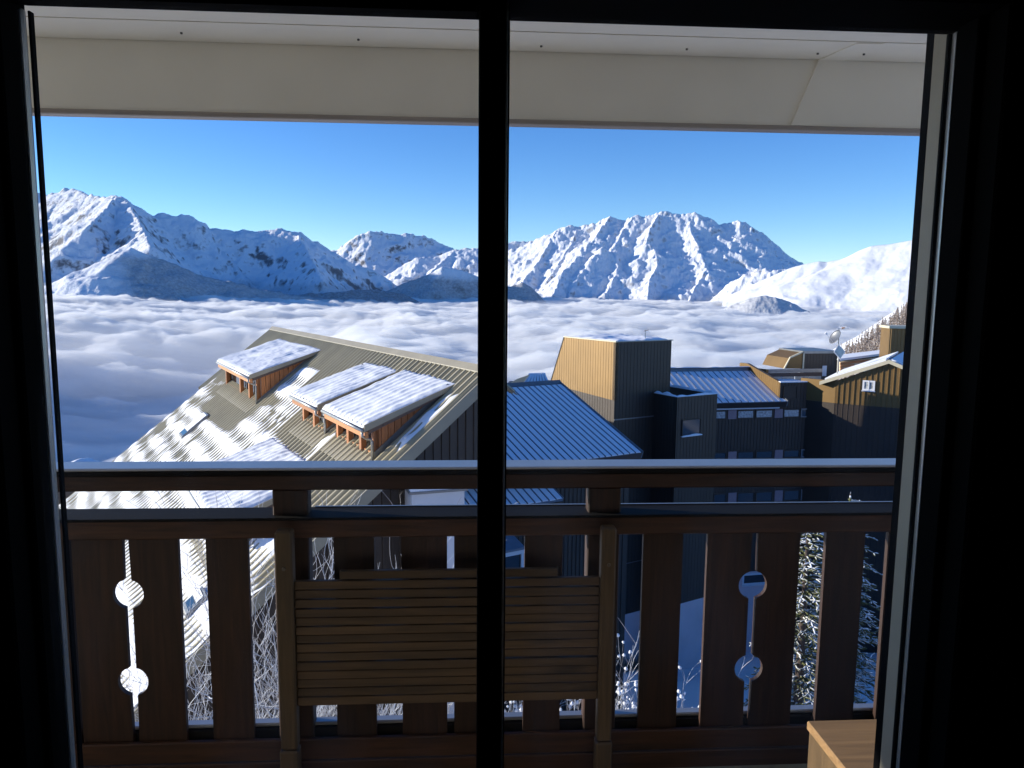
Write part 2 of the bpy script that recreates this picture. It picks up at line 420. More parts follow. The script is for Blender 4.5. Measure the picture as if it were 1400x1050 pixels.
# rounded capping over the top rail
cp = MB(); prof = [(-0.012, 0.9225), (-0.013, 0.926), (-0.006, 0.930), (0.088, 0.931), (0.097, 0.927), (0.098, 0.9225)]
cp.prism([np.array([XL, YR+y, z]) for y, z in prof], (XR-XL, 0, 0)); cp.build('rail_capping', m_capflash, rail)
bar('shaded_lip', XL, XR, YR-0.015, YR+0.095, 0.905, 0.922, m_flash, rail, 0.003)  # shadow on the front lip put in as dark flashing
bar('middle_rail', XL, XR, YR-0.004, YR+0.070, 0.693, 0.757, m_rail, rail, 0.004)
mc = MB(); prof = [(-0.020, 0.7575), (-0.021, 0.762), (-0.016, 0.766), (0.10, 0.768), (0.104, 0.764), (0.104, 0.7575)]
mc.prism([np.array([XL, YR+y, z]) for y, z in prof], (XR-XL, 0, 0)); mc.build('rail_capping', m_flash, rail)
bar('capping_edge', -0.515, XR, YR+0.094, YR+0.104, 0.7685, 0.7715, m_capflash, rail, 0.001)
for x0, x1 in ((-0.634, -0.519), (0.408, 0.519), (1.60, 1.71), (-1.74, -1.63)):
    bar('post', x0, x1, YR+0.012, YR+0.068, -0.30, 0.852, m_board, rail, 0.004)
bar('bottom_rail', XL, XR, YR+0.030, YR+0.072, -0.045, 0.008, m_flash, rail, 0.004)
bar('sill_capping', XL, XR, YR+0.040, YR+0.076, 0.009, 0.022, m_capflash, rail, 0.004)
bar('base_board', XL, XR, YR-0.010, YR+0.010, -0.085, -0.010, m_rail, rail, 0.004)
bar('base_board', XL, XR, YR-0.012, YR+0.008, -0.30, -0.088, m_rail, rail, 0.004)
ZB0, ZB1 = -0.045, 0.6925
def board(x0, x1, notch=None):
    """one upright board; notch = +1/-1 cuts two half rounds into its right/left edge"""
    mb = MB(); zs = (0.200, 0.504); rr = 0.050
    pts = []
    def edge(x, sgn, up):
        q = []
        for zc in (zs if up else zs[::-1]):
            for k in range(13):
                a = -math.pi/2 + math.pi*k/12
                if not up: a = -a
                dz = rr*math.sin(a); dx = rr*math.cos(a)-0.010
                if dx > 0: q.append((x-sgn*dx, zc+dz))
        return q
    pts.append((x0, ZB0)); pts.append((x1, ZB0))
    if notch == 1: pts += edge(x1, 1, True)
    pts += [(x1, ZB1), (x0, ZB1)]
    if notch == -1: pts += edge(x0, -1, False)
    y0 = YR+0.012+random.uniform(-0.001, 0.001)
    mb.prism([np.array([x, y0, z]) for x, z in pts], (0, 0.018, 0))
    return mb.build('board', m_board, rail)
for b in ((-1.62, -1.455), (-1.36, -1.285, None), (-1.279, -1.117, 1), (-1.098, -0.941, -1), (-0.853, -0.718), (-0.439, -0.306), (-0.217, -0.065), (-0.041, 0.092), (0.196, 0.324),
          (0.600, 0.736), (0.822, 0.977, 1), (0.997, 1.146, -1), (1.238, 1.376), (1.46, 1.59), (1.80, 1.93), (2.02, 2.16), (2.25, 2.39), (2.48, 2.62), (2.71, 2.85), (2.94, 3.08)):
    board(*b)
for i in range(18):
    board(-1.97-0.225*i, -1.83-0.225*i)

# ------------------------------------------------------------------ slatted panel hung inside the railing
pan = empty('slatted_panel', (-0.03, YR-0.05, FLOOR))
tag(pan, 'weathered slatted wooden panel fixed between two posts on the railing', 'panel')
YP = YR-0.055
for x0, x1 in ((-0.606, -0.553), (0.440, 0.488)):
    up = MB(); up.box(x0, x1, YP-0.030, YP+0.018, 0.0, 0.742); u = up.build('upright', m_upr, pan, bevel=0.006)
    MB().box(x0-0.004, x1+0.003, YP-0.034, YP+0.016, -0.149, -0.002).build('upright_foot', m_upr, pan, bevel=0.005)
    d = MB(); xm = (x0+x1)/2; d.tube([(xm, YP-0.034, 0.62), (xm, YP-0.029, 0.62)], 0.006, 10); d.build('bolt', m_screw, u)
n = 14; z0, z1 = 0.145, 0.572
for i in range(n+1):
    p_ = (z1-z0)/n; za = z0+p_*i
    xa, xb = (-0.552, 0.4395) if i < n else (-0.408, 0.300)
    j = lambda s: random.uniform(-s, s)
    q = []
    yy = YP+j(0.0025)
    tl, tr = j(0.0016), j(0.0016)
    th = p_-0.0025-abs(j(0.002))
    if i == n: za += 0.004
    MB().hexa([(xa, yy-0.012, za+tl), (xb, yy-0.012, za+tr), (xb, yy+0.008, za+tr+0.001), (xa, yy+0.008, za+tl+0.001),
               (xa, yy-0.009, za+th+tl), (xb, yy-0.009, za+th+tr), (xb, yy+0.008, za+th+tr), (xa, yy+0.008, za+th+tl)]).build('slat', m_slat, pan, bevel=0.002)

# ------------------------------------------------------------------ pine bench end by the window
zt = 0.42
q = hit(1103, 985, (0, 0, 1), (0, 0, zt)); bx, by = q[0], q[1]
bench = empty('pine_bench', (bx+0.3, by-0.25, FLOOR))
tag(bench, 'raw pine bench end at the bottom right of the balcony', 'bench')
for k in range(2):
    y1 = by-k*0.272
    MB().box(bx, bx+1.1, y1-0.270, y1, zt-0.024, zt).build('top_board', m_pine, bench, bevel=0.003)
MB().box(bx+0.006, bx+0.028, by-0.538, by-0.004, FLOOR+0.002, zt-0.0245).build('side_panel', m_upr, bench, bevel=0.002)  # shade on the bench side put in as darker wood than the top
MB().box(bx+1.07, bx+1.092, by-0.538, by-0.004, FLOOR+0.002, zt-0.0245).build('side_panel', m_upr, bench, bevel=0.002)
MB().box(bx+0.029, bx+1.069, by-0.026, by-0.006, FLOOR+0.03, zt-0.0245).build('back_panel', m_pine, bench, bevel=0.002)
# ================================================================== terrain near and far
def ground_z(x, y):
    x = np.asarray(x, float); y = np.asarray(y, float)
    r = np.hypot(x, y)
    z = -5.6 - 0.365*np.clip(y, -40, 1e9) - 0.05*np.clip(-x, 0, 60) + 0.02*np.clip(x, 0, 60)
    z = z - 0.20*np.clip(r-62, 0, 1e9)**1.12
    return np.maximum(z, -640) + 0.25*fbm(x*0.16, y*0.16, 4, 3)
a = np.radians(np.linspace(-180, 180, 181)); rr = np.concatenate([[0.5], np.geomspace(3, 26000, 130)])
Aa, Rr = np.meshgrid(a, rr, indexing='ij'); X, Y = np.sin(Aa)*Rr, np.cos(Aa)*Rr
struct(mesh_np('ground', np.stack([X, Y, ground_z(X, Y)], -1), grid_faces(*X.shape), m_snow, smooth=True), 'snow-covered slope falling away into the valley')

def snowrock(name, rock=(0.25, 0.25, 0.26), lo=0.46, hi=0.66, forest=False, scale=0.012, patch=0.26, bump=0.45):
    m = bpy.data.materials.new(name); m.use_nodes = True
    nt = m.node_tree; b = nt.nodes['Principled BSDF']; b.inputs['Roughness'].default_value = 0.8; b.inputs['Specular IOR Level'].default_value = 0.15
    N = nt.nodes.new; L = nt.links.new
    geo = N('ShaderNodeNewGeometry'); sx = N('ShaderNodeSeparateXYZ'); L(geo.outputs['Normal'], sx.inputs[0])
    tc = N('ShaderNodeTexCoord')
    n1 = N('ShaderNodeTexNoise'); n1.inputs['Scale'].default_value = scale; n1.inputs['Detail'].default_value = 8; n1.inputs['Roughness'].default_value = 0.65
    L(tc.outputs['Object'], n1.inputs['Vector'])
    mm = N('ShaderNodeMath'); mm.operation = 'MULTIPLY_ADD'; mm.inputs[1].default_value = patch*2; L(n1.outputs['Fac'], mm.inputs[0])
    sb = N('ShaderNodeMath'); sb.operation = 'SUBTRACT'; sb.inputs[1].default_value = patch; L(sx.outputs['Z'], sb.inputs[0])
    L(sb.outputs[0], mm.inputs[2])
    mr = N('ShaderNodeMapRange'); mr.inputs['From Min'].default_value = lo; mr.inputs['From Max'].default_value = hi; L(mm.outputs[0], mr.inputs['Value'])
    mx = N('ShaderNodeMix'); mx.data_type = 'RGBA'; mx.inputs[6].default_value = (*rock, 1); mx.inputs[7].default_value = (0.88, 0.885, 0.90, 1)
    L(mr.outputs['Result'], mx.inputs[0])
    last = mx.outputs[2]
    at = N('ShaderNodeAttribute'); at.attribute_name = 'forest'
    n2 = N('ShaderNodeTexNoise'); n2.inputs['Scale'].default_value = 0.05; n2.inputs['Detail'].default_value = 6; n2.inputs['Roughness'].default_value = 0.75
    L(tc.outputs['Object'], n2.inputs['Vector'])
    m2 = N('ShaderNodeMath'); m2.operation = 'MULTIPLY_ADD'; m2.inputs[1].default_value = 1.6; m2.inputs[2].default_value = -0.8; L(n2.outputs['Fac'], m2.inputs[0])
    ad = N('ShaderNodeMath'); ad.operation = 'ADD'; ad.use_clamp = True; L(m2.outputs[0], ad.inputs[0]); L(at.outputs['Fac'], ad.inputs[1])
    gt = N('ShaderNodeMath'); gt.operation = 'MULTIPLY'; gt.use_clamp = True; L(ad.outputs[0], gt.inputs[0]); L(at.outputs['Fac'], gt.inputs[1])
    mf = N('ShaderNodeMix'); mf.data_type = 'RGBA'; mf.inputs[7].default_value = (0.13, 0.13, 0.13, 1)
    L(gt.outputs[0], mf.inputs[0]); L(last, mf.inputs[6])
    L(mf.outputs[2], b.inputs['Base Color'])
    # fine relief: gullies, drifts and tree-sized bumps
    n3 = N('ShaderNodeTexNoise'); n3.inputs['Scale'].default_value = scale*2.2; n3.inputs['Detail'].default_value = 9; n3.inputs['Roughness'].default_value = 0.6
    L(tc.outputs['Object'], n3.inputs['Vector'])
    bp = N('ShaderNodeBump'); bp.inputs['Strength'].default_value = bump; bp.inputs['Distance'].default_value = 22.0
    L(n3.outputs['Fac'], bp.inputs['Height']); L(bp.outputs['Normal'], b.inputs['Normal'])
    return m
m_mtn = snowrock('snow and rock')
m_crag = snowrock('craggy snow and rock', rock=(0.19, 0.185, 0.19), lo=0.56, hi=0.70, scale=0.016, bump=0.6)
m_open = snowrock('open snow slope', lo=0.36, hi=0.5, bump=0.22)

def mountain(name, label, az0, az1, r0, r1, na, nr, ridges, noise_amp=70, wl=900, slope=0.75, forests=(), seed=1, base=-640, m=None, gull=1.0, fine=16, crest=14):
    """heightfield grown down from measured crest lines; ridges: list of (points[(px,py)], distance, run) - run is how far a spur
    comes towards us for each metre it falls"""
    aa = np.radians(np.linspace(az0, az1, na)); rr = np.geomspace(r0, r1, nr)
    A, Rg = np.meshgrid(aa, rr, indexing='ij')
    X, Y = np.sin(A)*Rg, np.cos(A)*Rg
    wx = X + 130*fbm(X/700, Y/700, 4, seed+40); wy = Y + 130*fbm(X/700, Y/700, 4, seed+60)
    H = np.full(X.shape, float(base)); Dm = np.full(X.shape, 1e9)
    for pts, D, run in ridges:
        P = []
        top = None
        for pt in pts:
            px, py = pt[:2]; D_ = pt[2] if len(pt) > 2 else D
            q = far(px, py, D_)
            if top is None: top = q[2]
            d = D_ - run*max(0, top-q[2]); q = far(px, py, d)
            P.append(q)
        for p, q in zip(P[:-1], P[1:]):
            ex, ey = q[0]-p[0], q[1]-p[1]; L2 = ex*ex+ey*ey+1e-6
            t0 = np.clip(((X-p[0])*ex+(Y-p[1])*ey)/L2, 0, 1)
            d0 = np.hypot(X-(p[0]+t0*ex), Y-(p[1]+t0*ey))
            w = np.clip(d0/350, 0, 1)
            gx, gy = X+(wx-X)*w, Y+(wy-Y)*w
            t = np.clip(((gx-p[0])*ex+(gy-p[1])*ey)/L2, 0, 1)
            d = np.hypot(gx-(p[0]+t*ex), gy-(p[1]+t*ey))
            h = p[2]+(q[2]-p[2])*t - slope*d*(1-0.22*np.clip(d/2200, 0, 1))
            H = np.maximum(H, h); Dm = np.minimum(Dm, d0)
    k = np.clip(Dm/260, 0.0, 1)
    H = H + k*noise_amp*(ridged(X/wl, Y/wl, 6, seed, 0.52)-0.25)*gull + (0.15+0.85*k)*0.22*noise_amp*fbm(X/120, Y/120, 4, seed+9)
    H = H + fine*k*(ridged(X/230, Y/230, 4, seed+21, 0.55)-0.3) + crest*(1-k)*fbm(X/70, Y/70, 3, seed+25)
    H = np.maximum(H, base)
    f_ = grid_faces(na, nr); f_ = f_[H.ravel()[f_].max(1) > -330]      # nothing is kept deep under the cloud
    o = mesh_np(name, np.stack([X, Y, H], -1), f_, m or m_mtn, smooth=True)
    f = np.zeros(X.size, np.float32)
    if len(forests):
        for (zlo, zhi, a0, a1, amt) in forests:
            jit = 60*fbm(X/260, Y/260, 4, seed+5)
            fa = np.clip((zhi-(H+jit))/90, 0, 1)*np.clip((A*180/math.pi+1.6*fbm(X/330, Y/330, 4, seed+7)-a0)/2.4, 0, 1)*np.clip((a1-A*180/math.pi)/0.8, 0, 1)*amt
            f = np.maximum(f, fa.ravel().astype(np.float32))
    at = o.data.attributes.new('forest', 'FLOAT', 'POINT'); at.data.foreach_set('value', f)
    struct(o, label)
    return o
def pxaz(px): return YAW+math.degrees(math.atan((px-700)/FPX))

# left range
mountain('mountain', 'long shaded snow range with a double summit at the left', -44, pxaz(575), 5200, 13000, 520, 270, [
    ([(-150, 415, 12600), (-40, 340, 11900), (10, 292, 11500), (34, 272, 11300), (54, 263, 11100), (66, 266, 11000), (80, 261, 10900), (91, 256, 10800), (98, 257, 10700), (108, 261, 10500), (120, 265, 10200), (135, 268, 9900), (155, 268, 9400), (165, 268, 9200), (178, 277), (193, 289), (205, 293), (225, 291), (240, 293), (263, 294), (272, 300), (285, 309), (300, 312), (318, 313), (325, 316), (332, 312), (338, 316), (355, 316), (378, 312), (400, 315), (412, 317), (428, 328), (445, 337), (455, 345), (470, 352), (490, 362), (510, 369), (530, 380), (560, 400)], 9200, 0),
    ([(91, 256), (82, 268), (70, 284), (56, 300)], 10800, 1.2),
    ([(162, 268), (150, 279), (138, 293), (122, 308)], 9200, 3.6),
    ([(165, 269), (176, 279), (184, 292), (198, 318), (204, 334)], 9200, 4.2),
    ([(385, 312), (408, 322), (418, 340), (430, 362), (440, 385)], 9200, 3.4),
    ([(285, 309), (300, 335), (330, 370), (350, 395)], 9200, 1.5),
    ], noise_amp=95, wl=1000, slope=0.82, fine=40, crest=34, m=m_crag, forests=[(-700, 130, -60, 20, 0.55)], seed=11)
# forested spur in front of it
mountain('mountain', 'forested spur with snowy clearings below the left range', -44, pxaz(470), 4300, 7600, 420, 170, [
    ([(20, 402), (75, 391), (100, 380), (130, 364), (165, 348), (178, 338), (200, 347), (240, 362), (270, 375), (300, 383), (330, 388), (360, 396), (400, 402), (440, 408)], 6400, 0),
    ([(178, 338), (160, 358), (140, 378), (115, 398)], 6400, 1.2),
    ([(240, 362), (250, 378), (262, 398)], 6400, 1.2)], noise_amp=75, wl=520, slope=0.62, fine=30, forests=[(-700, 300, pxaz(120), 20, 0.74)], seed=23)
# middle peak
mountain('mountain', 'distant pointed peak between the left range and the window mullion', pxaz(405), pxaz(760), 9500, 15500, 330, 190, [
    ([(430, 352), (459, 342), (470, 334), (483, 325), (490, 322), (507, 316), (520, 317), (545, 321), (555, 318), (575, 322), (590, 326), (605, 332), (618, 340), (660, 352), (720, 372)], 13800, 0),
    ([(507, 316), (503, 330), (508, 350), (516, 372), (520, 390)], 13800, 0.6),
    ([(575, 322), (580, 336), (600, 352)], 13800, 1.2),
    ([(483, 325), (478, 345), (470, 370)], 13800, 1.0)], noise_amp=120, wl=1500, slope=0.95, seed=37, fine=46, crest=40, m=m_crag)
# shoulder leading to the big massif
mountain('mountain', 'bright ribbed snow shoulder running behind the mullion', pxaz(490), pxaz(790), 8200, 12500, 300, 170, [
    ([(500, 402), (530, 376), (552, 362), (570, 352), (600, 350), (622, 341), (633, 340), (655, 339), (697, 331), (722, 331), (760, 322), (800, 320)], 11400, 0),
    ([(622, 341), (600, 362), (575, 385)], 11400, 1.6), ([(697, 331), (670, 360), (640, 392)], 11400, 1.6), ([(722, 331), (700, 360), (680, 395)], 11400, 1.6)], noise_amp=110, wl=800, slope=0.8, seed=41, fine=46, crest=30)
# big massif
mountain('mountain', 'broad sunlit snow massif with steep fluted faces at the right', pxaz(660), pxaz(1150), 6800, 12500, 620, 300, [
    ([(690, 345), (722, 331), (740, 323), (755, 319), (762, 313), (775, 308), (790, 309), (810, 304), (825, 301), (834, 296), (850, 301), (857, 299), (866, 295), (880, 296), (893, 292), (903, 289), (912, 291), (928, 293), (937, 294), (950, 292), (958, 296), (968, 297), (975, 303), (985, 307), (998, 304), (1010, 302), (1022, 306), (1032, 313), (1042, 317), (1050, 327), (1060, 341), (1070, 351), (1082, 361), (1100, 374), (1130, 392)], 10800, 0),
    ([(762, 313), (752, 332), (735, 358), (712, 388), (705, 402)], 10800, 1.7),
    ([(790, 309), (782, 332), (762, 362), (742, 395), (738, 406)], 10800, 1.7),
    ([(834, 296), (815, 322), (795, 345), (768, 375), (755, 405)], 10800, 1.8),
    ([(823, 338), (806, 358), (786, 384), (778, 405)], 9900, 1.5),
    ([(866, 295), (850, 318), (838, 340), (845, 365), (835, 390), (825, 405)], 10800, 1.7),
    ([(903, 289), (889, 312), (884, 330), (897, 345), (899, 362), (888, 382), (885, 408)], 10800, 1.7),
    ([(950, 292), (942, 306), (946, 322), (956, 340), (966, 368), (952, 390), (942, 412)], 10800, 1.6),
    ([(1010, 302), (1028, 318), (1034, 330)], 10800, 0.8),
    ([(1000, 385), (1018, 374), (1040, 368), (1060, 366), (1085, 368)], 8800, 0.0)],
    noise_amp=105, wl=820, slope=0.80, forests=[(-700, 20, 0, 40, 0.5)], seed=53, fine=30, crest=36)
# bright open slope at the right
mountain('mountain', 'smooth bright snow slope rising at the right edge', pxaz(985), 52, 4600, 8200, 420, 200, [
    ([(1000, 402), (1040, 384), (1075, 368), (1098, 361), (1120, 357), (1130, 358), (1150, 354), (1165, 349), (1180, 340), (1192, 336), (1210, 334), (1225, 332), (1245, 328), (1300, 320), (1400, 312), (1500, 330)], 7600, 0),
    ([(1130, 358), (1095, 376), (1070, 390), (1050, 402)], 7600, 1.6),
    ([(1180, 340), (1165, 365), (1140, 390), (1130, 412)], 7600, 1.6),
    ([(1225, 332), (1215, 365), (1200, 395), (1190, 416)], 7600, 1.6),
    ([(1300, 320), (1280, 365), (1250, 405)], 7600, 1.6)], noise_amp=34, wl=760, slope=0.55, fine=5, crest=3, m=m_open, forests=[(-700, -20, 0, 60, 0.35)], seed=67)
# near cliffs rising out of the cloud in the middle
mountain('mountain', 'dark cliffy hill rising from the cloud left of the mullion', pxaz(500), pxaz(770), 5600, 8200, 260, 150, [
    ([(505, 410), (530, 396), (560, 384), (590, 373), (605, 364), (620, 367), (640, 372), (660, 380), (697, 391), (715, 386), (725, 391), (745, 412)], 7400, 0),
    ([(605, 364), (612, 385), (616, 408)], 7400, 0.7), ([(640, 372), (648, 390), (655, 410)], 7400, 0.7), ([(575, 379), (560, 395), (545, 410)], 7400, 1.0)],
    noise_amp=70, wl=330, slope=0.95, forests=[(-700, 210, -20, 20, 0.75)], seed=71)
mountain('mountain', 'low wooded ridge lying flat along the cloud edge', pxaz(360), pxaz(580), 5200, 7200, 220, 110, [
    ([(372, 412), (400, 402), (440, 400), (480, 397), (515, 396), (540, 398), (570, 410)], 6600, 0)], noise_amp=22, wl=260, slope=0.5, forests=[(-700, 300, -60, 20, 0.85)], seed=83)
mountain('mountain', 'small wooded knoll poking out of the cloud at the right', pxaz(985), pxaz(1140), 4700, 6400, 200, 110, [
    ([(1005, 420), (1022, 411), (1040, 403), (1060, 406), (1080, 412), (1105, 424)], 5700, 0)], noise_amp=22, wl=260, slope=0.55, forests=[(-700, 300, -60, 60, 0.6)], seed=91)

# ------------------------------------------------------------------ sea of cloud
def cloud_mat():
    """homogeneous droplets: light scatters through the bank, so its edges are soft"""
    m = bpy.data.materials.new('cloud'); m.use_nodes = True
    nt = m.node_tree; nt.nodes.remove(nt.nodes['Principled BSDF'])
    v = nt.nodes.new('ShaderNodeVolumePrincipled')
    v.inputs['Color'].default_value = (0.985, 0.981, 0.968, 1)
    v.inputs['Density'].default_value = CLOUD_DENSITY
    v.inputs['Anisotropy'].default_value = 0.2
    nt.links.new(v.outputs[0], nt.nodes['Material Output'].inputs['Volume'])
    return m
CLOUD_DENSITY = 0.020
def cloud_height(X, Y):
    r = np.hypot(X, Y); A = np.degrees(np.arctan2(X, Y))
    base = -150 + 75*np.clip((r-2500)/4500, 0, 1) + 62*np.clip((r-3600)/2400, 0, 1)*np.clip((-14-A)/10, 0, 1)
    base = base - 30*np.clip((A-8)/20, 0, 1)*np.clip((r-2500)/3000, 0, 1)
    # a long trough of shaded cloud at the left, a bank added west of it to shade it, and the near bank
    ja = A+5*fbm(X/420, Y/420, 3, 341); jr = r*(1+0.16*fbm(X/500, Y/500, 3, 342))
    hole = np.exp(-(np.abs((ja+23)/10.5)**4+np.abs((jr-2150)/1050)**4))
    base = base - 165*hole + 55*np.exp(-(np.abs((ja+37)/6.0)**2+np.abs((r-2000)/1200)**2))
    wx, wy = X+120*fbm(X/500, Y/500, 3, 301), Y+120*fbm(X/500, Y/500, 3, 302)
    # rolls of cloud, drawn out across the wind
    b1 = ridged(wx/760, wy/430, 3, 305, 0.5)
    b2 = 1-np.abs(fbm(wx/260, wy/150, 4, 311, 0.55))*2.4
    b3 = 1-np.abs(fbm(wx/85, wy/64, 4, 323, 0.55))*2.4
    amp = np.clip((r-260)/900, 0.25, 1)
    return -418 + np.maximum(0, 418 + base + amp*(1-0.3*hole)*(58*b1 + 26*b2 + 6*b3) - 46)
aa = np.radians(np.linspace(-58, 58, 760)); rr = np.geomspace(330, 13500, 440)
A, Rg = np.meshgrid(aa, rr, indexing='ij'); X, Y = np.sin(A)*Rg, np.cos(A)*Rg
def closed_sheet(X, Y, H, bottom):
    """top sheet, four skirts and a plain floor"""
    nu, nv = X.shape; n = nu*nv
    I = np.arange(n).reshape(nu, nv)
    rim = np.concatenate([I[:, 0], I[:, -1], I[0, :], I[-1, :]]); m = {}
    T = np.stack([X, Y, H], -1).reshape(-1, 3)
    low = np.full(n, -1); u = np.unique(rim); low[u] = n+np.arange(len(u))
    B = T[u].copy(); B[:, 2] = bottom
    F = [grid_faces(nu, nv)]
    for e in (I[::-1, 0], I[:, -1], I[-1, ::-1], I[0, :]):
        F.append(np.stack([e[:-1], e[1:], low[e[1:]], low[e[:-1]]], 1))
    a, b = low[I[:, 0]], low[I[:, -1]]
    F.append(np.stack([a[:-1], b[:-1], b[1:], a[1:]], 1))
    return np.concatenate([T, B]), np.concatenate(F)
V, Fc = closed_sheet(X, Y, cloud_height(X, Y), -420.0)
o = mesh_np('cloud_sea', V, Fc, cloud_mat(), smooth=True)
tag(o, 'sea of soft white cloud filling the valley below the mountains', 'clouds', None, 'stuff')

# thin veil of mist over the cloud tops: wisps and a soft edge against the slopes
def veil_mat():
    m = bpy.data.materials.new('thin mist'); m.use_nodes = True
    nt = m.node_tree; nt.nodes.remove(nt.nodes['Principled BSDF'])
    v = nt.nodes.new('ShaderNodeVolumePrincipled'); v.inputs['Color'].default_value = (0.99, 0.99, 0.99, 1)
    v.inputs['Density'].default_value = 0.00045; v.inputs['Anisotropy'].default_value = 0.2
    nt.links.new(v.outputs[0], nt.nodes['Material Output'].inputs['Volume'])
    return m
aa = np.radians(np.linspace(-58, 58, 300)); rr = np.geomspace(2100, 13400, 170)
A, Rg = np.meshgrid(aa, rr, indexing='ij'); X, Y = np.sin(A)*Rg, np.cos(A)*Rg
base = -150 + 75*np.clip((Rg-2500)/4500, 0, 1) + 62*np.clip((Rg-3600)/2400, 0, 1)*np.clip((-14-np.degrees(A))/10, 0, 1) - 30*np.clip((np.degrees(A)-8)/20, 0, 1)*np.clip((Rg-2500)/3000, 0, 1)
Hv = base-14+45*fbm(X/700, Y/330, 4, 801)+14*np.clip(ridged(X/1500, Y/800, 3, 811), 0, 1)
V, Fc = closed_sheet(X, Y, Hv, -300.0)
o = mesh_np('cloud_veil', V, Fc, veil_mat(), smooth=True)
tag(o, 'thin veil of mist drifting over the cloud tops', 'mist', None, 'stuff')
# ================================================================== the big chalet with the snowy roof
HA, HP = -27.25, 38.5
TA = math.tan(R(HP))
hO = atY(652, 505, 17.0)
hU, hG = az(HA), az(HA-90)
def LH(u, h, z=None, w=0.0):
    """u along the ridge, h level distance down the slope, z height from the ridge (on the roof when None), w lift off the roof"""
    if z is None: z = -h*TA + w/math.cos(R(HP))
    return hO + hU*u + hG*h + Z*z
house = empty('chalet', tuple(LH(9, 4, -11)))
tag(house, 'large chalet with long ribbed metal roof under patchy snow and timber dormers', 'house')
U0, U1, U1B, HE = -0.70, 19.15, 19.85, 9.1
PITCH_RIB = 0.27
def rib_sheet(name, P, u0, u1, h0, h1, m, parent, pitch=PITCH_RIB, rh=0.075, nh=2):
    """trapezoid metal sheet; P(u, h, w)"""
    us, ws = [], []
    n = max(1, int(round((u1-u0)/pitch))); pt = (u1-u0)/n
    for i in range(n):
        b = u0+i*pt
        for f, wv in ((0.0, 0), (0.54, 0), (0.62, rh), (0.88, rh), (0.96, 0)):
            us.append(b+f*pt); ws.append(wv)
    us.append(u1); ws.append(0)
    hs = np.linspace(h0, h1, nh)
    V = [P(u, h, w) for u, w in zip(us, ws) for h in hs]
    o = mesh_np(name, V, grid_faces(len(us), nh), m, parent)
    return o
RW = lambda u, h, w: LH(u, h, None, w)
roof = rib_sheet('roof', RW, U0, U1, 0.0, HE, m_olive, house)
rib_sheet('roof_extension', RW, U1, U1B, 0.0, 3.25, m_olive, house)
# underside and back slope
MB().prism([LH(U0, 0, -0.05), LH(U0, HE, -HE*TA-0.05), LH(U0, HE, -HE*TA-0.22), LH(U0, 0.02, -0.24)], hU*(U1-U0)).build('roof_deck', m_clad, house)
BW = lambda u, h, w: LH(u, -h, -h*TA + w/math.cos(R(HP)))
rib_sheet('back_roof', BW, U0, U1B, 0.0, 0.7, m_olive, house)
MB().prism([LH(U0+0.4, -0.46, -0.62), LH(U1B-0.3, -0.46, -0.62), LH(U1B-0.3, -0.46, -2.39), LH(U0+0.4, -0.46, -2.39)], hG*0.2).build('back_wall', m_clad, house)
MB().prism([LH(U0+0.6, 0.56, -2.41), LH(U1-0.5, 0.56, -2.41), LH(U1-0.5, 0.56, -14), LH(U0+0.6, 0.56, -14)], hG*0.2).build('back_wall', m_clad, house)
# ridge capping in lengths
n = 7
for i in range(n):
    a_, b_ = U0-0.05+(U1B-U0+0.1)*i/n, U0-0.05+(U1B-U0+0.1)*(i+1)/n-0.004
    c = MB(); prof = [(0.15, -0.15*TA+0.085), (0.145, -0.145*TA+0.105), (0.0, 0.125), (-0.145, -0.145*TA+0.105), (-0.15, -0.15*TA+0.085), (0.0, 0.095)]
    c.prism([LH(a_, h, z) for h, z in prof], hU*(b_-a_)); c.build('ridge_cap', m_olive_flash, house)
# verge flashing down the right edge
MB().prism([LH(U0-0.05, 0, 0.06), LH(U0-0.05, HE, -HE*TA+0.06), LH(U0-0.05, HE, -HE*TA-0.26), LH(U0-0.05, 0, -0.26)], hU*0.048).build('verge_flashing', m_olive_flash, house)
MB().prism([LH(U1+0.002, 3.26, -3.26*TA+0.07), LH(U1+0.002, HE, -HE*TA+0.07), LH(U1+0.002, HE, -HE*TA-0.2), LH(U1+0.002, 3.26, -3.26*TA-0.2)], hU*0.05).build('verge_flashing', m_olive_flash, house)
# gables and eave wall
def gable(name, u, out):
    ribbed_wall(name, [(0.55, -14), (8.6, -14), (8.6, -8.6*TA-0.25), (0.02, -0.27), (-0.45, -0.62), (-0.45, -2.4), (0.55, -2.4)], LH(u, 0, 0), hG, out, m_clad, house, spacing=0.2, rib=0.06, proud=0.035)
gable('gable_wall', U0+0.35, -hU)
gable('gable_wall', U1-0.3, hU)
MB().prism([LH(U0+0.6, 8.35, -14), LH(U1-0.55, 8.35, -14), LH(U1-0.55, 8.35, -8.35*TA-0.3), LH(U0+0.6, 8.35, -8.35*TA-0.3)], -hG*0.2).build('eave_wall', m_clad, house)
MB().prism([LH(U1B-0.03, 3.2, -3.2*TA-0.02), LH(U1B-0.03, 0.1, -0.1*TA-0.02), LH(U1B-0.03, 0.1, -0.5), LH(U1B-0.03, 3.2, -3.2*TA-0.35)], -hU*0.5).build('roof_end_box', m_orangeX, house)

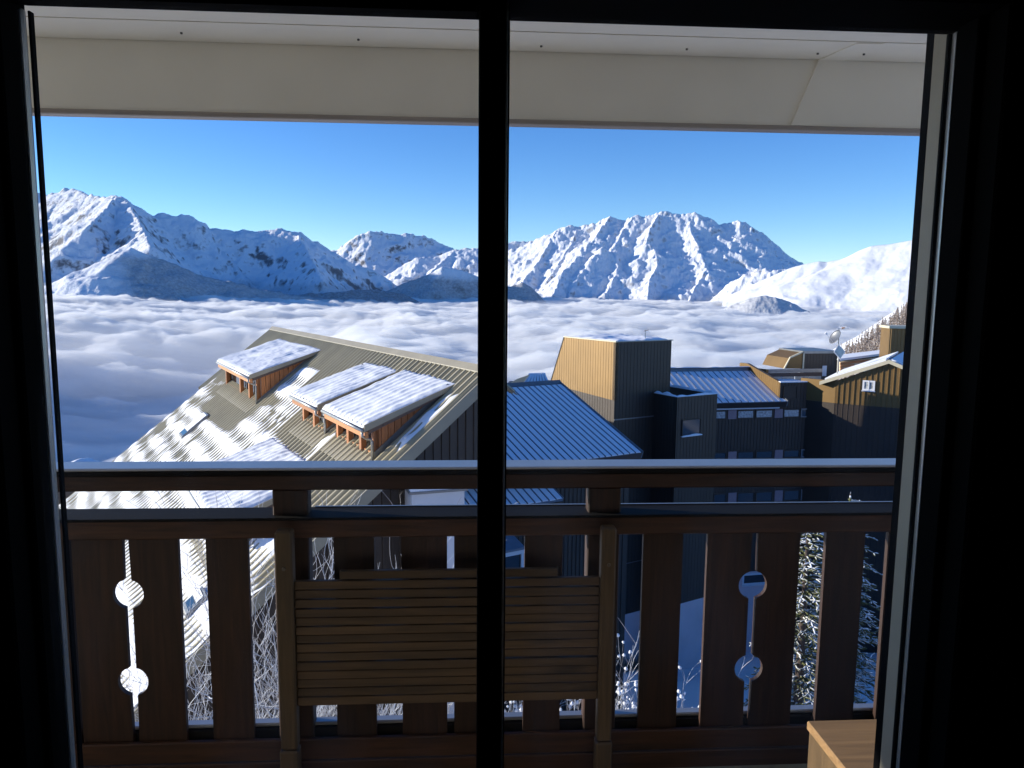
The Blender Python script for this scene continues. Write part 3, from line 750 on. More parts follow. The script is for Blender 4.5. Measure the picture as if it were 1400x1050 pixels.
# dormers ----------------------------------------------------------------------------------------
DORM = [dict(u0=0.27, u1=2.90, hb=0.52, hf=2.38, H=0.86, bays=(0.0, 0.32, 0.68, 1.0), th=0.075),
        dict(u0=3.62, u1=5.85, hb=0.56, hf=2.42, H=0.88, bays=(0.0, 0.5, 1.0), th=0.075),
        dict(u0=10.8, u1=16.6, hb=0.50, hf=2.62, H=1.08, bays=(0.0, 0.22, 0.5, 1.0), th=0.085),
        dict(u0=1.7, u1=6.2, hb=3.2, hf=5.25, H=0.98, bays=(0.0, 0.33, 0.66, 1.0), th=0.12)]
def dormer(k, u0, u1, hb, hf, H, bays, th):
    zf = -hf*TA; zb = -hb*TA+0.045; zt = zf+H
    sl = (zt-zb)/(hf-hb)                      # level slope of the dormer roof
    rz = lambda h: zb+sl*(h-hb)
    hov, uov = hf+0.30, 0.17
    D = MB()
    # carcass: front posts, lintel, set-back panes
    d = empty('dormer_tmp'); COL.objects.unlink(d); bpy.data.objects.remove(d)
    lint = MB().prism([LH(u0-uov, hov-0.10, rz(hov)-0.245), LH(u1+uov, hov-0.10, rz(hov)-0.245), LH(u1+uov, hov-0.10, rz(hov)-0.10), LH(u0-uov, hov-0.10, rz(hov)-0.10)], hG*0.07).build('dormer', m_orangeX, house)
    for t in bays:
        uc = u0+0.07+t*(u1-u0-0.14)
        MB().prism([LH(uc-0.07, hf-0.10, zf-0.02), LH(uc+0.07, hf-0.10, zf-0.02), LH(uc+0.07, hf-0.10, rz(hf)-0.11), LH(uc-0.07, hf-0.10, rz(hf)-0.11)], hG*0.13).build('post', m_orange, lint)
    for t0, t1 in zip(bays[:-1], bays[1:]):
        a_, b_ = u0+0.07+t0*(u1-u0-0.14)+0.085, u0+0.07+t1*(u1-u0-0.14)-0.085
        MB().prism([LH(a_, hf-0.16, zf+0.02), LH(b_, hf-0.16, zf+0.02), LH(b_, hf-0.16, rz(hf)-0.12), LH(a_, hf-0.16, rz(hf)-0.12)], -hG*0.02).build('pane', m_curt if (k == 1 and t0 == 0) else m_glassd, lint)
        MB().prism([LH(a_, hf-0.15, zf+0.01), LH(b_, hf-0.15, zf+0.01), LH(b_, hf-0.15, zf+0.10), LH(a_, hf-0.15, zf+0.10)], hG*0.12).build('sill', m_orangeX, lint)
    # cheeks in upright planks
    for uu, s in ((u0, -1), (u1, 1)):
        c = MB(); h = hb+0.15
        while h < hf-0.03:
            h2 = min(h+0.155, hf-0.01)
            g_ = 0.008
            c.prism([LH(uu, h+g_, -(h+g_)*TA-0.05), LH(uu, h2-g_, -(h2-g_)*TA-0.05), LH(uu, h2-g_, rz(h2)-0.06), LH(uu, h+g_, rz(h)-0.06)], hU*(-s)*0.05)
            h = h2
        c.build('cheek', m_orange, lint)
        # step flashing where the cheek meets the roof
        MB().prism([LH(uu+s*0.004, hb, -hb*TA+0.02), LH(uu+s*0.004, hf+0.05, -(hf+0.05)*TA+0.02), LH(uu+s*0.004, hf+0.05, -(hf+0.05)*TA+0.17), LH(uu+s*0.004, hb+0.1, -hb*TA+0.09)], hU*s*0.02).build('step_flashing', m_grey, lint)
        # edge of the dormer roof: grey metal over a timber rafter
        MB().prism([LH(uu+s*uov, hb-0.10, rz(hb-0.10)+0.05), LH(uu+s*uov, hov, rz(hov)+0.05), LH(uu+s*uov, hov, rz(hov)-0.10), LH(uu+s*uov, hb+0.05, rz(hb+0.05)-0.05)], hU*s*0.03).build('roof_edge', m_olive_flash, lint)
        MB().prism([LH(uu+s*(uov-0.06), hb+0.3, rz(hb+0.3)-0.06), LH(uu+s*(uov-0.06), hov-0.11, rz(hov-0.11)-0.06), LH(uu+s*(uov-0.06), hov-0.11, rz(hov-0.11)-0.2), LH(uu+s*(uov-0.06), hb+0.5, rz(hb+0.5)-0.12)], hU*s*0.05).build('rafter', m_brownw, lint)
    # ribbed dormer roof and its snow
    P = lambda u, h, w: LH(u, h, rz(h)+w)
    rib_sheet('dormer_roof', P, u0-uov, u1+uov, hb-0.12, hov, m_olive, lint, pitch=0.30, rh=0.05)
    nu, nh = int((u1-u0+2*uov)/0.035), int((hov-hb+0.1)/0.035)
    us = np.linspace(u0-uov+0.01, u1+uov-0.01, nu); hs = np.linspace(hb-0.06, hov+0.03, nh)
    UU, HH = np.meshgrid(us, hs, indexing='ij')
    e = np.minimum(np.minimum(UU-us[0], us[-1]-UU), np.minimum(HH-hs[0]+0.02, hs[-1]-HH))
    edge = np.clip(e/0.09, 0, 1)**0.5
    npch = max(1, round((u1-u0+2*uov)/0.30)); pt = (u1-u0+2*uov)/npch
    ph = ((UU-(u0-uov))/pt) % 1.0
    ribs = np.exp(-((ph-0.75)/0.17)**2)
    bands = 0.5+0.5*np.cos(2*math.pi*(HH+0.06*fbm(UU*1.5, HH*1.5, 3, 31+k))/0.46)
    T = (th*(0.80+0.45*fbm(UU*1.4, HH*1.4, 4, 77+k)) + (0.024*ribs + 0.011*bands*(0.3+0.7*ribs))*np.clip(0.75+0.9*fbm(UU*1.1, HH*1.3, 3, 55+k), 0.2, 1.3) + 0.010*fbm(UU*7, HH*7, 3, 99+k))*edge
    # melt scallops along the front edge, between the ribs
    front = np.clip((hs[-1]-HH)/0.16, 0, 1)
    T = T*np.clip(front+ribs*0.9-0.12, 0.0, 1) - 0.015*(1-edge)
    V = hO[None, :]+UU.reshape(-1, 1)*hU[None, :]+HH.reshape(-1, 1)*hG[None, :]+(zb+sl*(HH-hb)+T+0.012).reshape(-1, 1)*Z[None, :]
    mesh_np('dormer_snow', V, grid_faces(nu, nh), m_snow, lint, smooth=True)
    # apron below the window, gutter bracket and swan-neck downpipe
    MB().prism([LH(u0-0.05, hf+0.03, -hf*TA+0.015), LH(u1+0.05, hf+0.03, -hf*TA+0.015), LH(u1+0.05, hf+0.42, -(hf+0.42)*TA+0.066), LH(u0-0.05, hf+0.42, -(hf+0.42)*TA+0.066)], Z*0.012).build('apron', m_olive_flash, lint)
    g = MB(); uu = u0-uov+0.05
    g.tube([LH(u1+uov, hov+0.02, rz(hov)-0.06), LH(u0-uov, hov+0.02, rz(hov)-0.07)], 0.045, 8); g.build('gutter', m_zinc, lint, smooth=True)
    g = MB()
    g.tube([LH(uu, hov+0.02, rz(hov)-0.08), LH(uu, hov+0.02, rz(hov)-0.20), LH(uu+0.03, hov-0.10, rz(hov)-0.27), LH(uu+0.08, hf+0.10, rz(hov)-0.30), LH(uu+0.08, hf+0.07, rz(hov)-0.36), LH(uu+0.08, hf+0.07, zf-0.03)], 0.032, 8); g.build('downpipe', m_zinc, lint, smooth=True)
    return lint
for k, d in enumerate(DORM): dormer(k, **d)

# snow lying on the main roof ----------------------------------------------------------------------
def roof_snow():
    nu, nh = 560, 250
    us = np.linspace(U0+0.03, U1-0.02, nu); hs = np.linspace(0.15, HE+0.05, nh)
    UU, HH = np.meshgrid(us, hs, indexing='ij')
    n1 = fbm(UU*0.55, HH*0.9, 4, 401); n2 = fbm(UU*3.5, HH*1.6, 4, 411); n3 = fbm(UU*8, HH*8, 3, 421)
    ph = ((UU-U0)/((U1-U0)/round((U1-U0)/PITCH_RIB))) % 1.0
    ribs = np.exp(-((ph-0.75)/0.13)**2)
    per = 0.66
    band = np.cos(2*math.pi*(HH+0.10*fbm(UU*0.7, HH*0.5, 3, 431)+0.035*n3)/per)
    T = 0.069 + 0.003*n1 + 0.009*n2 + 0.017*band + 0.005*n3 + 0.004*ribs
    # cover: 0 bare .. 1 full
    def blob(u, h, su, sh, p=2): return np.exp(-(np.abs((UU-u)/su)**p+np.abs((HH-h)/sh)**p))
    edge_n = 0.35*n2+0.25*n1
    cov = np.clip((HH-2.55+edge_n*1.6)/0.35, 0, 1)
    cov *= 1-np.clip(blob(13.2, 3.05, 2.9, 0.62, 4)*1.3+edge_n*0.5, 0, 1)*np.clip((UU-9.8)/1, 0, 1)      # bare below the far dormer
    cov *= 1-np.clip(blob(0.2, 2.8, 1.2, 0.9, 4)*1.4+edge_n*0.4, 0, 1)
    cov *= 1-np.clip(blob(4.2, 2.6, 2.2, 0.42, 4)*1.5, 0, 1)
    cov *= 1-np.clip(blob(-0.3, 4.0, 0.5, 1.0, 4)+edge_n*0.6, 0, 1)
    drift = np.maximum.reduce([blob(9.6, 1.65, 1.15, 0.75, 4), 0.9*blob(16.9, 1.0, 0.7, 0.55, 4), blob(-0.22, 1.35, 0.30, 0.75, 4), blob(3.2, 2.75, 0.25, 0.55, 4), 0.8*blob(8.0, 2.2, 1.6, 0.5, 4)])
    cov = np.maximum(cov, np.clip(drift*1.5+edge_n*0.35-0.2, 0, 1))
    T = T*cov-(1-cov)*0.05
    W = T+0.002
    V = hO[None, :]+UU.reshape(-1, 1)*hU[None, :]+HH.reshape(-1, 1)*hG[None, :]+(-HH*TA+W/math.cos(R(HP))).reshape(-1, 1)*Z[None, :]
    return mesh_np('roof_snow', V, grid_faces(nu, nh), m_snow, roof, smooth=True)
roof_snow()
# roof windows
def roof_window(u, h, wu, wh):
    f = MB(); f.prism([LH(u, h, None, 0.03), LH(u+wu, h, None, 0.03), LH(u+wu, h+wh, None, 0.03), LH(u, h+wh, None, 0.03)], Z*0.14)
    f = f.build('roof_window', m_grey, house, bevel=0.015)
    MB().prism([LH(u+0.07, h+0.07, None, 0.148), LH(u+wu-0.07, h+0.07, None, 0.148), LH(u+wu-0.07, h+wh-0.22, None, 0.148), LH(u+0.07, h+wh-0.22, None, 0.148)], Z*0.02).build('snow_cap', m_snow, f)
    MB().prism([LH(u+0.07, h+wh-0.20, None, 0.140), LH(u+wu-0.07, h+wh-0.20, None, 0.140), LH(u+wu-0.07, h+wh-0.06, None, 0.140), LH(u+0.07, h+wh-0.06, None, 0.140)], Z*0.006).build('pane', m_glassd, f)
roof_window(13.9, 3.75, 0.85, 0.95)
roof_window(0.75, 5.85, 0.62, 0.42)

# ================================================================== building with the frosted blue roof
bE = atY(877, 618.6, 30.0); bB = az(63); bA = az(-27); bUP = az(-27, 20); bN = np.cross(bUP, bB); bN = bN if bN[2] > 0 else -bN
F1 = az(153)
def BR(b, t, w=0.0): return bE + bB*b + bUP*t + bN*w
blue = empty('blue_roofed_house', tuple(bE+np.array([-6, 0, -13])))
tag(blue, 'dark-clad house with frosted blue ribbed roof in front of the tower', 'house')
def seam_roof(P, b0, b1, t0, t1, parent, name='roof', sp=0.31, thick=0.10):
    r = MB().prism([P(b0, t0, -0.002), P(b1, t0, -0.002), P(b1, t1, -0.002), P(b0, t1, -0.002)], -np.cross(P(1, 0)-P(0, 0), P(0, 1)-P(0, 0))*thick).build(name, m_bluemetal, parent)
    n = int((b1-b0)/sp); sp = (b1-b0)/n
    pans, ribs = MB(), MB()
    for i in range(n):
        a_, c_ = b0+i*sp+0.018, b0+(i+1)*sp-0.018
        j = random.uniform(0.0, 0.05)
        pans.hexa([P(a_, t0+j, 0), P(c_, t0+j, 0), P(c_, t1-0.05, 0), P(a_, t1-0.05, 0), P(a_+0.02, t0+j+0.02, 0.028), P(c_-0.02, t0+j+0.02, 0.028), P(c_-0.02, t1-0.07, 0.028), P(a_+0.02, t1-0.07, 0.028)])
    for i in range(n+1):
        q = b0+i*sp
        ribs.hexa([P(q-0.015, t0, 0), P(q+0.015, t0, 0), P(q+0.015, t1, 0), P(q-0.015, t1, 0), P(q-0.011, t0, 0.05), P(q+0.011, t0, 0.05), P(q+0.011, t1, 0.05), P(q-0.011, t1, 0.05)])
    pans.build('roof_snow', m_snow, r); ribs.build('seam_ribs', m_bluemetal, r)
    return r
r1 = seam_roof(BR, -11.5, 0.0, 0.0, 6.43, blue)
MB().prism([BR(-11.5, 6.44, -0.05), BR(0.06, 6.44, -0.05), BR(0.06, 6.62, 0.06), BR(-11.5, 6.62, 0.06)], bN*0.07).build('ridge_cap', m_grey, blue)
MB().prism([BR(0.005, -0.05, -0.25), BR(0.005, 6.6, -0.25), BR(0.005, 6.6, 0.08), BR(0.005, -0.05, 0.08)], bB*0.05).build('verge', m_grey, blue)
MB().prism([BR(-11.5, -0.06, -0.30), BR(0.0, -0.06, -0.30), BR(0.0, -0.06, 0.0), BR(-11.5, -0.06, 0.0)], bA*0.05).build('fascia', m_brownw, blue)
wz = bE[2]
ribbed_wall('front_wall', [(-11.4, -18-wz), (-0.25, -18-wz), (-0.25, -0.35), (-11.4, -0.35)], bE+bA*0.45, bB, F1, m_clad, blue, spacing=0.2, rib=0.06)
MB().prism([bE-bB*0.3+bA*0.7+Z*-0.4, bE-bB*0.3+bA*6.0+Z*1.55, bE-bB*0.3+bA*6+Z*-14, bE-bB*0.3+bA*0.7+Z*-14], -bB*0.2).build('end_wall', m_clad, blue)
MB().obox(bE-bB*11.3+bA*6.25-Z*18, bB*11.0, bA*8.5, Z*19.0).build('rear_sun_block', m_clad, blue)  # unseen rear body, added to block the sun behind the house
MB().prism([BR(-11.5, 6.63, -0.1), BR(0.0, 6.63, -0.1), BR(0.0, 6.63, -0.1)+bA*5.6-Z*1.7, BR(-11.5, 6.63, -0.1)+bA*5.6-Z*1.7], -Z*0.15).build('rear_roof', m_bluemetal, blue)
# lower lean-to roof in front
e2 = atY(770, 682, 27.2)
def BR2(b, t, w=0.0): return e2 + bB*b + bUP*t + bN*w
seam_roof(BR2, -7.5, 0.0, 0.0, 2.3, blue, name='lean_to_roof')
MB().prism([BR2(-7.5, -0.04, -0.42), BR2(-0.03, -0.04, -0.42), BR2(-0.03, -0.04, -0.11), BR2(-7.5, -0.04, -0.11)], bA*0.06).build('lean_to_fascia', m_brownw, blue)
ribbed_wall('lean_to_wall', [(-7.4, -12), (-0.3, -12), (-0.3, -0.4), (-7.4, -0.4)], e2+bA*0.4, bB, F1, m_clad, blue, spacing=0.2, rib=0.06)
# small glazed porch with white frame below it
e3 = atY(718, 748, 24.5)
MB().prism([e3+bB*-3.0, e3, e3+bA*2.0+Z*0.5, e3+bB*-3+bA*2+Z*0.5], -Z*0.08).build('porch_roof', m_bluemetal, blue)
pw = MB(); pw.obox(e3+bB*-3.0-Z*0.24+bA*0.05, bB*3.0, bA*0.08, Z*0.14); pw.obox(e3-bB*0.12-Z*1.6+bA*0.05, bB*0.11, bA*0.08, Z*1.352); pw.obox(e3-bB*1.6-Z*1.6+bA*0.05, bB*0.11, bA*0.08, Z*1.352); pw.build('porch_frame', m_whitep, blue)
MB().prism([e3+bB*-2.9-Z*1.6+bA*0.12, e3-bB*0.13-Z*1.6+bA*0.12, e3-bB*0.13-Z*0.25+bA*0.12, e3+bB*-2.9-Z*0.25+bA*0.12], bA*0.02).build('porch_pane', m_glassd, blue)
MB().obox(e3+bB*-3.0-Z*4.5+bA*0.02, bB*3.0, bA*2.4, Z*2.88).build('porch_base', m_lilac, blue)

# white rendered annex beside the chalet gable
wa = atY(563, 676, 15.0)
annex = empty('white_annex', tuple(wa-Z*9)); tag(annex, 'small white rendered block between chalet gable and blue roof', 'building')
wd = az(75); wn2 = az(165)
L_ = float((hit(635, 680, wn2, wa)-wa) @ wd)
MB().obox(wa-Z*10, wd*L_, az(-15)*0.8, Z*10).build('wall', m_white, annex)
MB().obox(wa-wd*0.06+wn2*0.06+Z*0.004, wd*(L_+0.12), az(-15)*0.9, Z*0.05).build('coping', m_grey, annex)
MB().obox(wa-wd*0.03+wn2*0.03+Z*0.056, wd*(L_+0.06), az(-15)*0.8, Z*0.06).build('roof_snow', m_snow, annex)

# ================================================================== dark tower block
tC = atY(842, 468, 40.0)
tA, tB, nA, nB = az(-27), az(63), az(-117), az(153)
tower = empty('stair_tower', tuple(tC-Z*18)); tag(tower, 'tall tower clad dark where shaded, with sunlit tan upper side and flat snowy roof', 'tower')
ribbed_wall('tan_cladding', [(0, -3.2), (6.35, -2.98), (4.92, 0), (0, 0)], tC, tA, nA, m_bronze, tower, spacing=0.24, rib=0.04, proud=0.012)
ribbed_wall('side_wall', [(0.004, -19), (7.2, -19), (7.2, -3.25), (6.35, -2.99), (0.004, -3.205)], tC+nA*-0.02, tA, nA, m_clad, tower, spacing=0.24, rib=0.04, proud=0.012)  # shaded part of the tan side, its shade put in as dark cladding
ribbed_wall('front_wall', [(0.0, -15.75), (4.02, -15.75), (4.02, 0), (0.0, 0)], tC, tB, nB, m_clad, tower, spacing=0.24, rib=0.04, proud=0.012)
MB().prism([tC+tA*0.25-Z*15.8+tB*0.22, tC+tA*6-Z*15.8+tB*0.22, tC+tA*4.9-Z*0.1+tB*0.22, tC+tA*0.25-Z*0.1+tB*0.22], tB*3.6).build('core', m_clad, tower)
MB().obox(tC+nB*-0.004-Z*23, tB*4.0, tA*4, Z*7.24).build('plinth', m_lilac, tower)
MB().prism([tC+tA*4.95+Z*0.02, tC+tA*6.40-Z*2.98, tC+tA*6.40-Z*3.05+tB*0.1, tC+tA*4.95+tB*0.1], nA*0.05).build('slanted_trim', m_cream, tower)
MB().obox(tC-Z*0.0+nA*0.04+nB*0.04, tA*5.02, tB*0.14, Z*0.06).build('parapet_trim', m_cream, tower)
MB().obox(tC+nB*0.04+tB*0.11, tB*4.0, tA*0.14, Z*0.05).build('parapet_trim', m_grey, tower)
MB().obox(tC+nB*0.02-Z*4.3, tB*4.0, nB*0.03, Z*0.06).build('drip_flashing', m_grey, tower)
MB().obox(tC+nB*0.02-Z*12.7+tB*0.05, tB*3.95, nB*0.02, Z*0.04).build('drip_flashing', m_grey, tower)
# drifted snow on the flat roof
us = np.linspace(0.1, 4.75, 48); vs = np.linspace(0.12, 3.95, 40); UU, VV = np.meshgrid(us, vs, indexing='ij')
T = 0.10+0.16*np.clip(fbm(UU*0.6, VV*0.6, 4, 511)+0.25, 0, 1)+0.03*fbm(UU*3, VV*3, 3, 513)
T *= np.clip(np.minimum(np.minimum(UU-0.1, 4.75-UU), np.minimum(VV-0.12, 3.95-VV))/0.3, 0, 1)**0.5
mesh_np('roof_snow', tC[None, :]+UU.reshape(-1, 1)*tA+VV.reshape(-1, 1)*tB+(T-0.03).reshape(-1, 1)*Z, grid_faces(48, 40), m_snow, tower, smooth=True)
# pale roof peeping out behind the tower
sp_ = atY(700, 527, 50.0)
small = empty('small_roof', tuple(sp_-Z*8)); tag(small, 'small tan and frosted roof peeping out left of the tower', 'building')
q = [atY(px, py, 50.0) for px, py in ((690, 528), (712, 527), (723, 512.5), (707, 518))]
MB().prism(q, az(20)*0.3).build('gable_wall', m_cream, small)
q0, q1, q2, q3 = atY(712, 527.5, 50), atY(752, 526, 53), atY(745, 511.5, 57), atY(723, 512.5, 54)
MB().prism([q0, q1, q2, q3], -Z*0.2).build('roof', m_bluemetal, small)
for i in range(8):
    t = (i+0.5)/8; a_, b_ = q0+(q1-q0)*t, q3+(q2-q3)*t
    d_ = (q1-q0)/8*0.28
    MB().prism([a_-d_, a_+d_, b_+d_, b_-d_], Z*0.12).build('snow_strip', m_snow, small)
MB().prism([sp_+np.array([-0.5, 0.4, -8]), sp_+np.array([3, 1.0, -8]), sp_+np.array([2.6, 1.0, -0.1]), sp_+np.array([-0.5, 0.4, -0.1])], az(10)*3).build('wall', m_clad, small)

# ================================================================== apartment wing right of the tower
wing = empty('apartment_wing', tuple(atY(1030, 600, 45)-Z*14)); tag(wing, 'dark ribbed apartment wing with ribbon windows and frosted metal roof', 'building')
# projecting block
kC = hit(926, 543, nB, tC+nB*1.9)
kL = float((hit(981, 537, nB, kC)-kC) @ tB)
ZK = -11.95
MB().obox(kC+nB*-0.006-Z*22, tB*kL, tA*2.6, Z*(22+ZK-0.004)).build('plinth', m_lilac, wing)
ribbed_wall('bay_front', [(0, ZK), (kL, ZK), (kL, 0), (0, 0)], kC, tB, nB, m_clad, wing, spacing=0.24, rib=0.04, proud=0.012)
ribbed_wall('bay_side', [(0.004, ZK), (1.9, ZK), (1.9, 0), (0.004, 0)], kC, tA, nA, m_clad, wing, spacing=0.24, rib=0.04, proud=0.012)
ribbed_wall('bay_side', [(0.004, ZK), (4.5, ZK), (4.5, 0), (0.004, 0)], kC+tB*kL, tA, tB, m_clad, wing, spacing=0.24, rib=0.04, proud=0.012)
MB().obox(kC+tA*0.21+tB*0.21-Z*0.75, tB*(kL-0.42), tA*4.2, Z*0.2).build('bay_terrace', m_snow, wing)
def snow_ridge(name, p, d, L, wd_, hgt, parent, seed):
    n, k = max(6, int(L/0.15)), 9
    V = []
    side = np.cross(d, Z)
    for i in range(n+1):
        hh = hgt*(0.6+0.5*vnoise(np.array(i*0.35), np.array(seed*3.3), seed)) * min(1, i/2+0.2, (n-i)/2+0.2)
        for j in range(k):
            a_ = math.pi*j/(k-1)
            V.append(p+d*(L*i/n)+side*(math.cos(a_)*wd_/2)+Z*(math.sin(a_)*hh-0.003))
    return mesh_np(name, V, grid_faces(n+1, k), m_snow, parent, smooth=True)
snow_ridge('parapet_snow', kC+tA*0.1, tB, kL, 0.24, 0.16, wing, 5)
snow_ridge('parapet_snow', kC+tB*0.1, tA, 1.9, 0.24, 0.30, wing, 6)
snow_ridge('parapet_snow', kC+tB*(kL-0.1), tA, 4.4, 0.24, 0.2, wing, 7)
snow_ridge('parapet_snow', kC+tB*0.3+tA*4.3, tB, kL-0.5, 0.3, 0.3, wing, 8)
def window(name, org, ds, nr, s0, s1, z0, z1, parent, frame=m_clad, pane=m_glassd, fw=0.05, sill=None):
    f = MB(); P = lambda s, z, n: np.asarray(org)+ds*s+Z*z+nr*n
    for a_, b_, c_, d_ in ((s0, s1, z0, z0+fw), (s0, s1, z1-fw, z1), (s0, s0+fw, z0+fw, z1-fw), (s1-fw, s1, z0+fw, z1-fw)):
        f.prism([P(a_, c_, 0.0), P(b_, c_, 0.0), P(b_, d_, 0.0), P(a_, d_, 0.0)], nr*0.06)
    f = f.build(name, frame, parent)
    MB().prism([P(s0+fw, z0+fw, 0.006), P(s1-fw, z0+fw, 0.006), P(s1-fw, z1-fw, 0.006), P(s0+fw, z1-fw, 0.006)], nr*0.015).build('pane', pane, f)
    if sill: MB().prism([P(s0-0.04, z0-0.05, 0.0), P(s1+0.04, z0-0.05, 0.0), P(s1+0.04, z0-0.004, 0.0), P(s0-0.04, z0-0.004, 0.0)], nr*0.14).build('sill', sill, f)
    return f
def onplane(org, ds, nr, px, py):
    v = hit(px, py, nr, org)-np.asarray(org); return float(v @ ds), float(v[2])
a0, z1_ = onplane(kC, tB, nB, 932, 574); a1, z0_ = onplane(kC, tB, nB, 957, 593)
window('window', kC+nB*0.012, tB, nB, a0, a1, z0_, z1_, wing, sill=m_snow)
snow_ridge('sill_snow', kC+nB*0.08+tB*a0+Z*z0_, tB, a1-a0, 0.16, 0.10, wing, 12)
# ribbon-window facade
rD, rN = az(82), az(172)
rO = atY(975, 556, 44.5)
s_end, _ = onplane(rO, rD, rN, 1119, 560); s_q, z_q = onplane(rO, rD, rN, 1067, 523); _, z_q2 = onplane(rO, rD, rN, 1122, 521)
ribbed_wall('front_wall', [(-1.0, -14.2), (s_end, -14.2), (s_end, z_q2), (s_q, z_q), (s_q, -0.05), (-1.0, -0.05)], rO, rD, rN, m_clad, wing, spacing=0.22, rib=0.05, proud=0.02)
zp = onplane(rO, rD, rN, 1030, 781)[1]
MB().obox(rO-rD*1.2+rN*0.06-Z*21, rD*(s_end+1.2), -rN*3, Z*(21+zp)).build('plinth', m_lilac, wing)
a0, z1_ = onplane(rO, rD, rN, 1014, 784); a1, z0_ = onplane(rO, rD, rN, 1047, 797)
window('window', rO+rN*0.065, rD, rN, a0, a1, z0_, z1_, wing, frame=m_whitep, fw=0.12, sill=m_whitep)
for (ya, yb) in ((559.5, 571.5), (615.5, 627), (671, 686)):
    for (xa, xb, kind) in ((975, 993, 'w'), (995.5, 1007, 'p'), (1007.5, 1031, 'w'), (1032.5, 1056.5, 'w'), (1059, 1070, 'p'), (1070.5, 1093, 'w'), (1094.5, 1119, 'd')):
        k_ = 0.0
        s0, zt_ = onplane(rO, rD, rN, xa, ya+(1-(xa-975)/144)*0.0); s1, _z = onplane(rO, rD, rN, xb, ya)
        _, zb_ = onplane(rO, rD, rN, (xa+xb)/2, yb)
        if ya > 650: zb_ -= 0.0
        zt_ = onplane(rO, rD, rN, 1050, ya)[1]; zb_ = onplane(rO, rD, rN, 1050, yb)[1]
        if kind == 'p':
            MB().prism([rO+rN*0.03+rD*s0+Z*zb_, rO+rN*0.03+rD*s1+Z*zb_, rO+rN*0.03+rD*s1+Z*zt_, rO+rN*0.03+rD*s0+Z*zt_], rN*0.02).build('panel', m_pinkp, wing)
        else:
            window('window', rO+rN*0.025, rD, rN, s0, s1, zb_, zt_, wing, frame=m_grey if kind == 'd' else m_clad, pane=(m_curt if (ya < 600 and kind == 'w') else m_glassd), fw=0.07)
# its metal roof
t_ = az(-8, 20); rb = rD
ev = onplane(rO, rD, rN, 982, 552); evp = rO+rN*0.35+rD*-2.2+Z*(ev[1]+0.10)
sE = onplane(evp, rD, rN, 1076, 548)[0]
nrm_ = np.cross(rb, t_); nrm_ = nrm_ if nrm_[2] > 0 else -nrm_
def BR3(b, t, w=0.0): return evp + rb*b + t_*t + nrm_*w
tt = 4.4
seam_roof(BR3, 0.0, sE, 0.0, tt, wing, name='metal_roof', sp=0.42)
MB().prism([BR3(0, tt+0.01, -0.1), BR3(sE+0.1, tt+0.01, -0.1), BR3(sE+0.1, tt+0.2, 0.12), BR3(0, tt+0.2, 0.12)], nrm_*0.08).build('ridge_cap', m_grey, wing)
snow_ridge('ridge_snow', BR3(0.2, tt+0.12, 0.22), rb, sE-0.4, 0.16, 0.06, wing, 20)
MB().prism([BR3(-0.02, -0.05, -0.36), BR3(sE, -0.05, -0.36), BR3(sE, -0.05, -0.03), BR3(-0.02, -0.05, -0.03)], t_*0.05).build('fascia', m_clad, wing)
MB().obox(BR3(0.4, -0.03, -0.47), rb*(sE-0.8), t_*0.25, Z*0.09).build('soffit_trim', m_white, wing)
MB().prism([BR3(sE+0.004, -0.05, -0.3), BR3(sE+0.004, tt+0.2, -0.3), BR3(sE+0.004, tt+0.2, 0.10), BR3(sE+0.004, -0.05, 0.10)], rb*0.06).build('verge', m_grey, wing)
MB().obox(BR3(0.3, 0.3, -0.9), rb*(sE-0.5), t_*4.0, Z*0.45).build('roof_core', m_clad, wing)
# taller end block with roof terrace
qO = rO+rD*s_q; qT = z_q
sd = az(-8); sn = az(-98)
qa = onplane(qO, sd, sn, 1044, 507)
ribbed_wall('end_block_side', [(0.004, -2.0), (5.2, -2.0), (5.2, qT+0.75), (4.2, qT+0.80), (0.004, qT)], qO, sd, sn, m_bronze, wing, spacing=0.24, rib=0.04, proud=0.012)
MB().obox(qO+rD*0.22+sd*0.22+Z*(qT-0.35), rD*(s_end-s_q-0.3), sd*6, Z*0.2).build('terrace_deck', m_snow, wing)
MB().obox(qO+rN*0.03+Z*(qT-0.01), rD*(s_end-s_q), sd*0.26, Z*0.07).build('parapet_snow', m_snow, wing)
s0, zt_ = onplane(qO, rD, rN, 1071, 528); s1, zb_ = onplane(qO, rD, rN, 1089, 546)
window('window', qO+rN*0.025, rD, rN, s0, s1, zb_, zt_, wing, frame=m_clad, pane=m_clad, fw=0.06)
# terrace parapet of dark boards over grey panels, set back
tO = qO+sd*3.0
s0, zt_ = onplane(tO, rD, rN, 1051, 505); s1, zb_ = onplane(tO, rD, rN, 1124, 514); zg = onplane(tO, rD, rN, 1090, 523)[1]
MB().prism([tO+rD*s0+Z*zb_, tO+rD*s1+Z*zb_, tO+rD*s1+Z*((zt_+zb_)/2-0.01), tO+rD*s0+Z*((zt_+zb_)/2-0.01)], sd*0.12).build('parapet_board', m_brownw, wing)
MB().prism([tO+rD*s0+Z*((zt_+zb_)/2+0.01), tO+rD*s1+Z*((zt_+zb_)/2+0.01), tO+rD*s1+Z*zt_, tO+rD*s0+Z*zt_], sd*0.12).build('parapet_board', m_grey, wing)
for i in range(4):
    a_ = s0+(s1-s0)*i/4+0.03; b_ = s0+(s1-s0)*(i+1)/4-0.03
    MB().prism([tO+sd*0.05+rD*a_+Z*(zg-0.2), tO+sd*0.05+rD*b_+Z*(zg-0.2), tO+sd*0.05+rD*b_+Z*(zb_-0.01), tO+sd*0.05+rD*a_+Z*(zb_-0.01)], sd*0.06).build('terrace_panel', m_zinc, wing)
